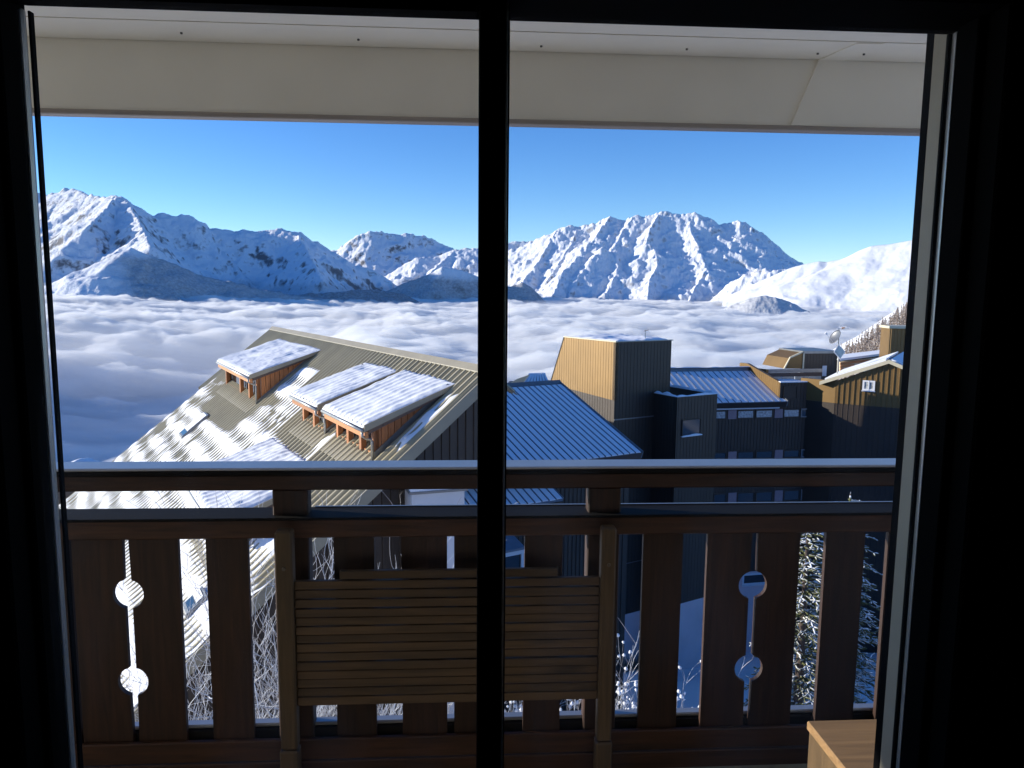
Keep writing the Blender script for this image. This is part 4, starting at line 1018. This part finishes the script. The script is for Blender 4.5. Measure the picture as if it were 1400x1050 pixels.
MB().prism([tO+rD*(s0-0.02)+Z*(zb_-0.9), tO+rD*(s0-0.02)+sd*2.5+Z*(zb_-0.9), tO+rD*(s0-0.02)+sd*2.5+Z*(zt_-0.1), tO+rD*(s0-0.02)+Z*zt_], rD*-0.15).build('terrace_side', m_bronze, wing)
# roof hut behind the terrace
hutO = qO+sd*5.0
s0, zt_ = onplane(hutO, rD, rN, 1098, 481); s1, zb_ = onplane(hutO, rD, rN, 1144, 518)
ribbed_wall('hut_front', [(s0, zb_-0.6), (s1, zb_-0.6), (s1, zt_), (s0, zt_)], hutO, rD, rN, m_clad, wing, spacing=0.24, rib=0.04, proud=0.012)
hc = hutO+rD*s0
h_l = [onplane(hutO, rD, rN, px, py) for px, py in ((1073, 504), (1080, 490), (1097.5, 482), (1097.5, 504))]
MB().prism([hutO+rD*s+Z*z for s, z in h_l], sd*3.0).build('hut_slope', m_bronze, wing)
MB().prism([hutO+rN*0.03+rD*(s0-0.02)+Z*(zb_-0.6), hutO+rN*0.03+rD*(s0+0.10)+Z*(zb_-0.6), hutO+rN*0.03+rD*(s0+0.10)+Z*(zt_+0.03), hutO+rN*0.03+rD*(s0-0.02)+Z*(zt_+0.03)], rN*0.03).build('hut_trim', m_cream, wing)
MB().prism([hutO+rN*0.05+rD*h_l[0][0]+Z*h_l[0][1], hutO+rN*0.05+rD*h_l[1][0]+Z*h_l[1][1], hutO+rN*0.05+rD*h_l[1][0]+Z*(h_l[1][1]+0.10), hutO+rN*0.05+rD*(h_l[0][0]-0.09)+Z*h_l[0][1]], sd*0.12).build('hut_trim', m_cream, wing)
MB().prism([hutO+rN*0.05+rD*h_l[1][0]+Z*h_l[1][1], hutO+rN*0.05+rD*h_l[2][0]+Z*h_l[2][1], hutO+rN*0.05+rD*h_l[2][0]+Z*(h_l[2][1]+0.10), hutO+rN*0.05+rD*h_l[1][0]+Z*(h_l[1][1]+0.10)], sd*0.12).build('hut_trim', m_cream, wing)
MB().prism([hutO+rN*0.08+rD*s0+Z*(zt_-0.12), hutO+rN*0.08+rD*(s1+0.05)+Z*(zt_-0.12), hutO+rN*0.08+rD*(s1+0.05)+Z*(zt_+0.05), hutO+rN*0.08+rD*s0+Z*(zt_+0.05)], sd*3.2).build('hut_roof', m_grey, wing)
MB().prism([hutO+rD*s1+Z*(zb_-0.6), hutO+rD*s1+sd*3+Z*(zb_-0.6), hutO+rD*s1+sd*3+Z*(zt_-0.13), hutO+rD*s1+Z*(zt_-0.13)], -rD*0.2).build('hut_side', m_clad, wing)
a_, c_ = onplane(hutO, rD, rN, 1124, 500); b_, d_ = onplane(hutO, rD, rN, 1129, 514)
MB().prism([hutO+rN*0.03+rD*a_+Z*d_, hutO+rN*0.03+rD*b_+Z*d_, hutO+rN*0.03+rD*b_+Z*c_, hutO+rN*0.03+rD*a_+Z*c_], rN*0.03).build('door_frame', m_white, wing)
# small roof piece behind the tower's right shoulder
bO = atY(918, 508, 49.0)
MB().obox(bO-rD*0.8-Z*1.2, rD*1.55, sd*1.5, Z*1.2).build('vent_housing', m_clad, wing)
MB().obox(bO-rD*0.82-Z*0.0+rN*0.05, rD*1.62, sd*1.6, Z*0.12).build('vent_cap', m_grey, wing)

# ================================================================== gabled house at the right edge
gD, gN = az(126), az(-144)
gO = atY(1143, 520, 44.0)
gh = empty('gabled_house', tuple(gO-Z*16)); tag(gh, 'tan ribbed gable house with cream verge and small white window at the right edge', 'house')
P_ = lambda px, py: onplane(gO, gD, gN, px, py)
lft, apx = P_(1143, 521), P_(1216, 497)
rgt = (apx[0]*2+1.2, lft[1]-0.4)
zs_ = P_(1200, 556)[1]
ribbed_wall('shade_dark_wall', [(lft[0], -18), (rgt[0], -18), (rgt[0], zs_), (lft[0], zs_)], gO-gN*0.012, gD, gN, m_clad, gh, spacing=0.30, rib=0.06, proud=0.02)  # lower gable in shadow: the shade is put in as dark cladding
ribbed_wall('gable_wall', [(lft[0], zs_+0.004), (rgt[0], zs_+0.004), (rgt[0], rgt[1]), (apx[0], apx[1]), (lft[0], lft[1])], gO, gD, gN, m_bronze, gh, spacing=0.30, rib=0.08, proud=0.05)
bk = az(36)
side_d = az(-65); side_n = az(-155+62)
for za_, zb_, mm_ in ((-18.0, zs_, m_clad), (zs_+0.004, lft[1], m_bronze)):  # dark cladding below stands for shade on the tan side wall
    MB().prism([gO-gD*0.004+Z*za_, gO-gD*0.004+Z*za_+az(-40)*2.2, gO-gD*0.004+Z*zb_+az(-40)*2.2, gO-gD*0.004+Z*zb_], bk*0.3).build('side_wall', mm_, gh)
# cream verges and roof slabs
def slab(p, q, name, m, th0, th1, ov=0.25, depth=7.0):
    a_, b_ = gO+gD*p[0]+Z*p[1]+gN*ov, gO+gD*q[0]+Z*q[1]+gN*ov
    return MB().prism([a_+Z*th0, b_+Z*th0, b_+Z*th1, a_+Z*th1], bk*depth).build(name, m, gh)
l2 = (lft[0]-0.9, lft[1]-0.30)
slab(l2, apx, 'verge_board', m_cream, 0.02, 0.24, 0.30, 0.14); slab(apx, rgt, 'verge_board', m_cream, 0.02, 0.24, 0.30, 0.14)
slab(l2, apx, 'roof', m_bluemetal, 0.022, 0.20, 0.15); slab(apx, rgt, 'roof', m_bluemetal, 0.022, 0.20, 0.15)
slab((l2[0]+0.25, l2[1]+0.09), (apx[0]-0.2, apx[1]-0.06), 'roof_snow', m_snow, 0.21, 0.34, 0.0); slab((apx[0]+0.1, apx[1]-0.03), rgt, 'roof_snow', m_snow, 0.21, 0.30, 0.0)
s0, zt_ = P_(1180, 519.5); s1, zb_ = P_(1196, 534.5)
wdw = window('window', gO+gN*0.055, gD, gN, s0, s1, zb_, zt_, gh, frame=m_whitep, pane=m_curt, fw=0.10, sill=m_whitep)
sm = (s0+s1)/2
MB().prism([gO+gN*0.08+gD*(sm-0.03)+Z*zb_, gO+gN*0.08+gD*(sm+0.03)+Z*zb_, gO+gN*0.08+gD*(sm+0.03)+Z*zt_, gO+gN*0.08+gD*(sm-0.03)+Z*zt_], gN*0.05).build('mullion', m_whitep, wdw)
# roof beyond with orange slatted balcony
ob = atY(1150, 495, 56.0)
lodge = empty('far_lodge', tuple(ob-Z*10)); tag(lodge, 'far roof with orange timber slats and long snowy ridge behind the dishes', 'building')
for i, (pa, pb) in enumerate((((1149, 505.5), (1160, 504)), ((1149, 501.5), (1176, 498.5)), ((1149, 497.5), (1191, 492.5)))):
    p0, p1 = atY(pa[0], pa[1], 56), atY(pb[0], pb[1], 57)
    MB().prism([p0-Z*0.09, p1-Z*0.09, p1+Z*0.09, p0+Z*0.09], az(5)*0.12).build('slat', m_orangeX, lodge)
q = [atY(1149, 508, 56.3), atY(1192, 508, 57.3), atY(1219, 486.5, 57.5), atY(1149, 495, 56.3)]
MB().prism(q, az(5)*0.25).build('wall', m_cream, lodge)
q = [atY(1149, 493.5, 56.1), atY(1219, 484.5, 57.3), atY(1250, 481, 58), atY(1250, 476, 64), atY(1149, 487.5, 62)]
MB().prism(q, Z*0.18).build('roof_snow', m_snow, lodge)
MB().prism([atY(1149, 510, 57), atY(1260, 510, 59), atY(1260, 485, 59), atY(1149, 497, 57)], az(5)*5).build('back_wall', m_clad, lodge)
# tan chimney block
cO = atY(1217, 480, 54.0); cT = atY(1217, 449, 54.0)
ch = empty('chimney_block', tuple(cO)); tag(ch, 'square tan clad chimney block with cream cap at the window edge', 'chimney')
cd_, cn = az(100), az(190)
ribbed_wall('wall', [(0, cO[2]-cT[2]-1.5), (1.8, cO[2]-cT[2]-1.5), (1.8, 0), (0, 0)], cT, cd_, cn, m_bronze, ch, spacing=0.24, rib=0.06)
MB().obox(cT-Z*3.2+az(10)*0.21, cd_*1.8, az(10)*1.6, Z*3.19).build('core', m_bronze, ch)
MB().obox(cT-cd_*0.1+cn*0.1+Z*0.003, cd_*2.0, az(10)*2.0, Z*0.18).build('cap', m_cream, ch)

# ================================================================== dishes and aerials
dp = atY(1147, 481, 45.0)
mast_b = atY(1145, 512, 45.0)
def dish(center, normal, r, depth, m, parent, name='dish', seg=28, rings=6, sq=False):
    nn = np.asarray(normal, float); nn = nn/np.linalg.norm(nn); a_ = np.cross(nn, Z); a_ /= np.linalg.norm(a_); b_ = np.cross(a_, nn)
    V = []; F = []
    for s, off in ((0, 0.0), (1, -0.02)):
        for i in range(rings+1):
            for k in range(seg):
                t = 2*math.pi*k/seg; rr_ = r*i/rings
                V.append(center+a_*rr_*math.cos(t)+b_*rr_*math.sin(t)+nn*(depth*(i/rings)**2+off))
    n1 = (rings+1)*seg
    for s in (0, 1):
        for i in range(rings):
            for k in range(seg):
                f = (s*n1+i*seg+k, s*n1+i*seg+(k+1) % seg, s*n1+(i+1)*seg+(k+1) % seg, s*n1+(i+1)*seg+k); F.append(f if s == 0 else f[::-1])
    F += [(rings*seg+k, rings*seg+(k+1) % seg, n1+rings*seg+(k+1) % seg, n1+rings*seg+k) for k in range(seg)]
    return mesh_np(name, V, F, m, parent, smooth=True)
sat = empty('satellite_dish', tuple(atY(1142, 512, 45.0))); tag(sat, 'round grey satellite dish tilted to the left on the roof mast', 'dish')
dc = atY(1142, 461, 45.0); nn = np.array([-0.80, -0.10, 0.42])
reflector = dish(dc-nn*0.05, nn, 0.47, 0.10, m_grey, sat, 'reflector')
MB().tube([dc-Z*0.40+nn*0.05, atY(1129, 456, 44.6)], 0.018, 6).build('feed_arm', m_whitep, sat)
MB().tube([atY(1128.2, 455.2, 44.6), atY(1130.5, 457.2, 44.6)], 0.06, 8).build('feed_head', m_whitep, sat)
MB().tube([mast_b+np.array([0.05, 0.1, -0.8]), atY(1147, 455, 45.1)], 0.03, 8).build('mast', m_zinc, sat)
flat = empty('flat_dish', tuple(mast_b)); tag(flat, 'pale square flat-panel dish on the roof hut corner', 'dish')
fc = atY(1148, 481, 44.8); a_ = az(70); fn = az(160, 12)
b_ = np.cross(a_, fn); b_ = b_ if b_[2] > 0 else -b_
u1_, v1_ = (a_+b_)/math.sqrt(2), (b_-a_)/math.sqrt(2)
MB().obox(fc-u1_*0.34-v1_*0.34, u1_*0.68, v1_*0.68, -fn*0.05).build('rim', m_whitep, flat, bevel=0.02)
MB().obox(fc-u1_*0.285-v1_*0.285+fn*0.004, u1_*0.57, v1_*0.57, fn*0.012).build('face', m_zinc, flat)
MB().prism([fc+a_*0.50, fc+a_*0.62-fn*0.25, fc-b_*0.45-fn*0.25, fc-b_*0.40], -fn*0.05).build('bracket', m_whitep, flat)
MB().tube([mast_b-Z*0.6, fc-fn*0.12-b_*0.3], 0.03, 8).build('mast', m_zinc, flat)
yg = empty('yagi_aerial', tuple(atY(1150, 512, 45.2))); tag(yg, 'white toothed TV aerial with orange end above the dishes', 'aerial')
y0_ = atY(1147, 449, 45.1); yd = az(75, 4)
MB().tube([y0_-yd*0.15, y0_+yd*0.75], 0.018, 6).build('boom', m_whitep, yg)
for t in (0.28, 0.42, 0.56, 0.70):
    MB().tube([y0_+yd*t-az(-20, 12)*0.25, y0_+yd*t+az(-20, 12)*0.25], 0.012, 5).build('element', m_whitep, yg)
for t in (-0.06, 0.14):
    MB().tube([y0_+yd*t-np.array([0.10, 0, 0.12]), y0_+yd*t+np.array([0.22, 0, 0.36])], 0.016, 5).build('reflector_rod', m_whitep, yg)
MB().obox(y0_+yd*0.22-Z*0.05, yd*0.18, az(165)*0.06, Z*0.10).build('dipole_box', mat('orange plastic', (0.62, 0.22, 0.05), 0.5), yg)
MB().tube([atY(1147.5, 456, 45.1), y0_], 0.022, 6).build('mast', m_zinc, yg)
ta = empty('tower_aerial', tuple(atY(882, 465, 41.5))); tag(ta, 'small aerial standing on the snowy tower roof', 'aerial')
p0 = atY(882, 466, 41.5)
MB().tube([p0-Z*0.1, p0+Z*0.62], 0.022, 6).build('mast', m_zinc, ta)
MB().obox(p0+np.array([-0.10, -0.1, -0.06]), np.array([0.2, 0, 0]), np.array([0, 0.2, 0]), Z*0.14).build('foot', m_grey, ta)
MB().tube([p0+Z*0.55-az(60)*0.12, p0+Z*0.62+az(60)*0.28], 0.016, 5).build('boom', m_orangeX, ta)
for t in (-0.08, 0.06, 0.2):
    MB().tube([p0+Z*0.56+az(60)*t-np.array([0.14, 0, -0.16]), p0+Z*0.56+az(60)*t+np.array([0.14, 0, -0.16])], 0.010, 5).build('element', m_whitep, ta)

# snow heap on a roof far below at the left
sh = empty('snowy_hut', tuple(atY(106, 640, 70)-Z*6)); tag(sh, 'snow-heaped hut roof just above the rail at the far left', 'hut')
hp = atY(106, 628, 70.0)
us = np.linspace(-1.9, 1.9, 40); vs = np.linspace(-1.9, 1.9, 30); UU, VV = np.meshgrid(us, vs, indexing='ij')
T = 0.55-0.36*np.abs(UU-0.1)-0.22*np.abs(VV)+0.16*fbm(UU*1.2, VV*1.2, 4, 611)
mesh_np('roof_snow', hp[None, :]+UU.reshape(-1, 1)*az(88)+VV.reshape(-1, 1)*az(-2)+(T-0.45).reshape(-1, 1)*Z, grid_faces(40, 30), m_snow, sh, smooth=True)
MB().obox(hp+az(88)*-1.5+az(-2)*-1.4-Z*6.5, az(88)*3.0, az(-2)*2.8, Z*5.7).build('wall', m_clad, sh)
# ================================================================== trees and shrubs
def frost_mat(name, bark, snow=(0.88, 0.89, 0.91), lo=-0.35, hi=0.25, nscale=6.0, patch=1.6):
    """bark or needles with snow and rime lying on whatever faces up"""
    m = bpy.data.materials.new(name); m.use_nodes = True
    nt = m.node_tree; b = nt.nodes['Principled BSDF']; b.inputs['Roughness'].default_value = 0.8; b.inputs['Specular IOR Level'].default_value = 0.2
    N = nt.nodes.new; L = nt.links.new
    geo = N('ShaderNodeNewGeometry'); sx = N('ShaderNodeSeparateXYZ'); L(geo.outputs['Normal'], sx.inputs[0])
    tc = N('ShaderNodeTexCoord'); n = N('ShaderNodeTexNoise'); n.inputs['Scale'].default_value = nscale; n.inputs['Detail'].default_value = 3; L(tc.outputs['Object'], n.inputs['Vector'])
    ad = N('ShaderNodeMath'); ad.operation = 'MULTIPLY_ADD'; ad.inputs[1].default_value = patch; L(n.outputs['Fac'], ad.inputs[0])
    sb = N('ShaderNodeMath'); sb.operation = 'SUBTRACT'; sb.inputs[1].default_value = patch/2; L(sx.outputs['Z'], sb.inputs[0]); L(sb.outputs[0], ad.inputs[2])
    mr = N('ShaderNodeMapRange'); mr.inputs['From Min'].default_value = lo; mr.inputs['From Max'].default_value = hi; L(ad.outputs[0], mr.inputs['Value'])
    mx = N('ShaderNodeMix'); mx.data_type = 'RGBA'; mx.inputs[6].default_value = (*bark, 1); mx.inputs[7].default_value = (*snow, 1)
    L(mr.outputs['Result'], mx.inputs[0]); L(mx.outputs[2], b.inputs['Base Color'])
    return m
m_needle = frost_mat('snow-laden spruce needles', (0.10, 0.105, 0.040), lo=0.45, hi=1.0, nscale=4.5, patch=4.5)
m_rime = frost_mat('rimed twigs', (0.16, 0.11, 0.085), lo=-0.55, hi=0.35)
m_bark = mat('bark', (0.07, 0.05, 0.04), 0.9, var=0.3, scale=6)
m_larch = frost_mat('frosted larch', (0.20, 0.14, 0.10), lo=0.0, hi=1.5)

def _frame(d):
    d = d/(np.linalg.norm(d, axis=-1, keepdims=True)+1e-9)
    ref = np.where(np.abs(d[..., 2:3]) < 0.9, np.array([0, 0, 1.0]), np.array([1.0, 0, 0]))
    a = np.cross(d, ref); a /= np.linalg.norm(a, axis=-1, keepdims=True)+1e-9
    return a, np.cross(d, a)
class Soup:
    """many small pieces collected, then turned into one mesh"""
    def __init__(s): s.sp = {}; s.st = {}
    def spindle(s, p, q, r, seg=5): s.sp.setdefault(seg, []).append((*p, *q, r))
    def stick(s, pts, rad, seg=3): s.st.setdefault((len(pts), seg), []).append((np.asarray(pts, float), np.asarray(rad, float)))
    def build(s, name, m, parent, smooth=True):
        VV, FF, n = [], [], 0
        for seg, L in s.sp.items():
            A = np.array(L); p, q, r = A[:, 0:3], A[:, 3:6], A[:, 6]; N = len(A)
            a, b = _frame(q-p); ang = np.arange(seg)*2*math.pi/seg
            ring = (np.cos(ang)[None, :, None]*a[:, None]+np.sin(ang)[None, :, None]*b[:, None])*r[:, None, None]
            V = np.concatenate([p[:, None], (p+(q-p)*0.3)[:, None]+ring, (p+(q-p)*0.75)[:, None]+ring*0.75, q[:, None]], 1)
            k = np.arange(seg); k2 = (k+1) % seg; z = np.zeros(seg, int)
            T = np.concatenate([np.stack([z, 1+k2, 1+k], 1), np.stack([1+k, 1+k2, 1+seg+k2], 1), np.stack([1+k, 1+seg+k2, 1+seg+k], 1), np.stack([1+seg+k, 1+seg+k2, z+1+2*seg], 1)])
            w = 2+2*seg
            FF.append((T[None]+(n+np.arange(N)*w)[:, None, None]).reshape(-1, 3)); VV.append(V.reshape(-1, 3)); n += N*w
        for (mm, seg), L in s.st.items():
            P = np.stack([x[0] for x in L]); Rr_ = np.stack([x[1] for x in L]); N = len(L)
            d = np.concatenate([P[:, 1:2]-P[:, 0:1], P[:, 2:]-P[:, :-2], P[:, -1:]-P[:, -2:-1]], 1) if mm > 2 else np.repeat(P[:, 1:]-P[:, :1], 2, 1)
            a, b = _frame(d); ang = np.arange(seg)*2*math.pi/seg
            V = P[:, :, None]+Rr_[:, :, None, None]*(np.cos(ang)[None, None, :, None]*a[:, :, None]+np.sin(ang)[None, None, :, None]*b[:, :, None])
            k = np.arange(seg); k2 = (k+1) % seg; T = []
            for i in range(mm-1): T += [np.stack([i*seg+k, i*seg+k2, (i+1)*seg+k2], 1), np.stack([i*seg+k, (i+1)*seg+k2, (i+1)*seg+k], 1)]
            T = np.concatenate(T); w = mm*seg
            FF.append((T[None]+(n+np.arange(N)*w)[:, None, None]).reshape(-1, 3)); VV.append(V.reshape(-1, 3)); n += N*w
        return mesh_np(name, np.concatenate(VV), np.concatenate(FF), m, parent, smooth=smooth)

def spruce(tip, height, rbase, label, seed, rot=0.0):
    rnd = np.random.default_rng(seed)
    base = np.array([tip[0], tip[1], tip[2]-height])
    t = empty('spruce_tree', tuple(base)); tag(t, label, 'tree', 'snow-dusted spruces below the balcony')
    tr = Soup(); tr.stick([base, base+Z*height*0.6, base+Z*(height-0.02)], [0.16, 0.08, 0.012], 7); tr.build('trunk', m_bark, t)
    S = Soup()
    S.spindle(tip-Z*0.5, tip+Z*0.02, 0.028, 5)
    z = 0.25
    while z < height*0.85:
        reach = min(rbase, 0.16+0.30*z**0.86)
        nb = int(rnd.integers(6, 9))
        a0 = rnd.uniform(0, 6.28)
        for k in range(nb):
            a = a0+k*2*math.pi/nb+rnd.uniform(-0.25, 0.25)
            L = reach*rnd.uniform(0.75, 1.1)
            d = np.array([math.cos(a), math.sin(a), 0.0]); root = tip-Z*(z+rnd.uniform(-0.06, 0.06))
            droop = 0.10+0.22*min(1, z/4)
            n = max(3, int(L/0.13)); prev = root
            side = np.cross(d, Z)
            for i in range(1, n+1):
                f = i/n
                p = root+d*L*f+Z*(0.18*L*f-droop*L*f*f*1.7)
                S.spindle(prev, p+(p-prev)*0.25, 0.022*(1.15-f*0.4), 5)
                for sgn in (-1, 1):
                    l2 = (0.12+0.30*L*(1-f)*0.55)*rnd.uniform(0.7, 1.2)
                    e = d*rnd.uniform(0.45, 0.8)+side*sgn*rnd.uniform(0.6, 0.9)+Z*rnd.uniform(-0.35, 0.1)
                    e /= np.linalg.norm(e)
                    q = p+e*l2
                    S.spindle(p, q, 0.019, 4)
                    if l2 > 0.17:
                        for _ in range(4):
                            g = p+e*l2*rnd.uniform(0.15, 0.9)
                            e2 = e+side*sgn*rnd.uniform(-0.9, 0.9)+Z*rnd.uniform(-0.3, 0.35); e2 /= np.linalg.norm(e2)
                            S.spindle(g, g+e2*rnd.uniform(0.07, 0.15), 0.014, 3)
                prev = p
        z += rnd.uniform(0.17, 0.25)
    S.build('crown', m_needle, t, smooth=False)
    return t
tp1, tp2 = atY(1107, 690, 12.5), atY(1163, 673, 14.0)
spruce(tp1, 7.6, 1.75, 'snow-dusted spruce with the lower tip beside the pierced board', 5)
spruce(tp2, 7.9, 1.85, 'taller snow-dusted spruce behind the last railing boards', 9)

def shrub(base, height, spread, label, seed, puffs=0.0, stems=7, levels=4, r0=0.022, group='rimed shrubs behind the railing', lean=(0, 0, 0)):
    rnd = np.random.default_rng(seed)
    t = empty('frosted_shrub', tuple(base)); tag(t, label, 'shrub', group)
    S, Q = Soup(), Soup()
    tips = []
    def grow(p, d, L, r, lev):
        n = 4; pts = [p]; q = p.copy(); dd = d.copy()
        for i in range(n):
            dd = dd+rnd.normal(0, 0.19, 3)+Z*0.08; dd /= np.linalg.norm(dd)
            q = q+dd*L/n; pts.append(q.copy())
        S.stick(pts, np.linspace(r, r*0.55, n+1), 3 if lev < levels else 4)
        if lev == 0:
            tips.append((q, dd)); return
        for _ in range(int(rnd.integers(2, 4))):
            k = int(rnd.integers(1, n+1))
            e = dd+rnd.normal(0, 0.42, 3); e[2] = e[2]*0.8+0.22; e /= np.linalg.norm(e)
            grow(pts[k], e, L*rnd.uniform(0.5, 0.75), max(r*0.55, 0.0032), lev-1)
        grow(pts[-1], dd, L*0.7, max(r*0.55, 0.0032), lev-1)
    for i in range(stems):
        a = rnd.uniform(0, 6.28); o = rnd.uniform(0, spread*0.35)
        d = np.array([math.cos(a)*spread/height*0.6, math.sin(a)*spread/height*0.6, 1.0])+np.asarray(lean); d /= np.linalg.norm(d)
        grow(base+np.array([math.cos(a)*o, math.sin(a)*o, 0]), d, height*rnd.uniform(0.34, 0.46), r0*rnd.uniform(0.7, 1.1), levels)
    S.build('branches', m_rime, t, smooth=False)
    if puffs > 0:
        for p, d in tips:
            if rnd.random() < puffs:
                e = rnd.normal(0, 1, 3); e /= np.linalg.norm(e); rr_ = rnd.uniform(0.022, 0.042)
                Q.spindle(p-e*rr_, p+e*rr_*1.2, rr_*0.9, 5)
        Q.build('frosted_heads', m_snow, t)
    return t
def gp(px, Yd):   # a point of the ground below the pixel column at that distance
    q = atY(px, 900, Yd); return np.array([q[0], Yd, float(ground_z(q[0], Yd))])
shrub(gp(300, 10.0), 6.9, 2.6, 'large bare rimed shrub in front of the chalet gable', 21, stems=9, levels=5, r0=0.03)
shrub(gp(366, 9.2), 6.9, 1.3, 'bare rimed sapling rising beside the left panel post', 22, stems=4, levels=5, r0=0.03)
shrub(gp(440, 10.5), 8.0, 1.6, 'bare rimed shrub seen below the panel left of the mullion', 23, stems=5, levels=5, r0=0.028)
shrub(gp(535, 9.0), 5.6, 1.6, 'thin rimed shrub seen through gaps under the panel', 24, stems=5, levels=4, r0=0.024)
shrub(gp(180, 8.5), 6.0, 2.2, 'rimed shrub behind the pierced board at the left end', 25, stems=6, levels=5, r0=0.028)
shrub(gp(105, 9.5), 5.4, 1.6, 'rimed shrub at the far left gap of the railing', 28, stems=5, levels=4, r0=0.026)
shrub(gp(866, 11.5), 4.9, 1.7, 'pale shrub with frosted seed heads right of the panel', 26, puffs=0.9, stems=10, levels=4, r0=0.02)
shrub(gp(780, 11.0), 4.3, 1.5, 'dense pale shrub with frosted seed heads under the panel', 27, puffs=0.95, stems=10, levels=4, r0=0.02)
shrub(gp(705, 12.0), 4.6, 1.0, 'small frosted seed-head shrub just right of the mullion', 29, puffs=0.9, stems=5, levels=4, r0=0.018)
shrub(gp(950, 13.5), 2.6, 0.9, 'low sparse frosted plant on the blue snow bank', 30, puffs=0.6, stems=4, levels=3, r0=0.016)

# dry grass along the foot of the tower plinth
rnd = np.random.default_rng(4); S = Soup()
for _ in range(700):
    s_ = rnd.uniform(0, 9.5); q = tC+tB*s_+nB*rnd.uniform(0.05, 0.7); g_ = float(ground_z(q[0], q[1])); p = np.array([q[0], q[1], g_-0.05])
    S.spindle(p, p+np.array([rnd.normal(0, 0.12), rnd.normal(0, 0.12), rnd.uniform(0.3, 1.1)]), 0.012, 3)
o = S.build('dry_grass', mat('dry grass', (0.16, 0.12, 0.07), 0.9), None, smooth=False)
tag(o, 'dry grass stalks along the foot of the lilac plinth', 'grass', None, 'stuff')

# ------------------------------------------------------------------ frosted larch wood on the hillside at the right
def hill_z(x, y):
    s_ = np.clip(np.asarray(x)-0.525*np.asarray(y), -190, 140)
    return -39+0.66*s_+4*fbm(np.asarray(x)/50, np.asarray(y)/50, 3, 701)
us = np.linspace(40, 560, 90); vs = np.linspace(240, 620, 60); UU, VV = np.meshgrid(us, vs, indexing='ij')
struct(mesh_np('hillside', np.stack([UU, VV, hill_z(UU, VV)], -1), grid_faces(90, 60), m_snow, smooth=True), 'wooded snowy hillside at the right')
S = Soup(); rnd = np.random.default_rng(12); cnt = 0
while cnt < 800:
    y = rnd.uniform(285, 480); s_ = rnd.uniform(-34, 60); x = s_+0.525*y
    zb = float(hill_z(np.array(x), np.array(y))); h = rnd.uniform(7, 13); p = np.array([x, y, zb]); cnt += 1
    S.stick([p, p+Z*h], [0.18, 0.04], 3)
    for i in range(30):
        f = rnd.uniform(0.12, 1.0)**0.9; a = rnd.uniform(0, 6.28); L = (1-f)*2.3*rnd.uniform(0.6, 1.15)+0.25
        r_ = p+Z*h*f; S.spindle(r_, r_+np.array([math.cos(a)*L, math.sin(a)*L, -0.25*L+rnd.uniform(-0.2, 0.3)]), 0.36, 3)
o = S.build('larch_wood', m_larch, None, smooth=False)
tag(o, 'frosted larch wood covering the hillside behind the dishes', 'wood', None, 'stuff')
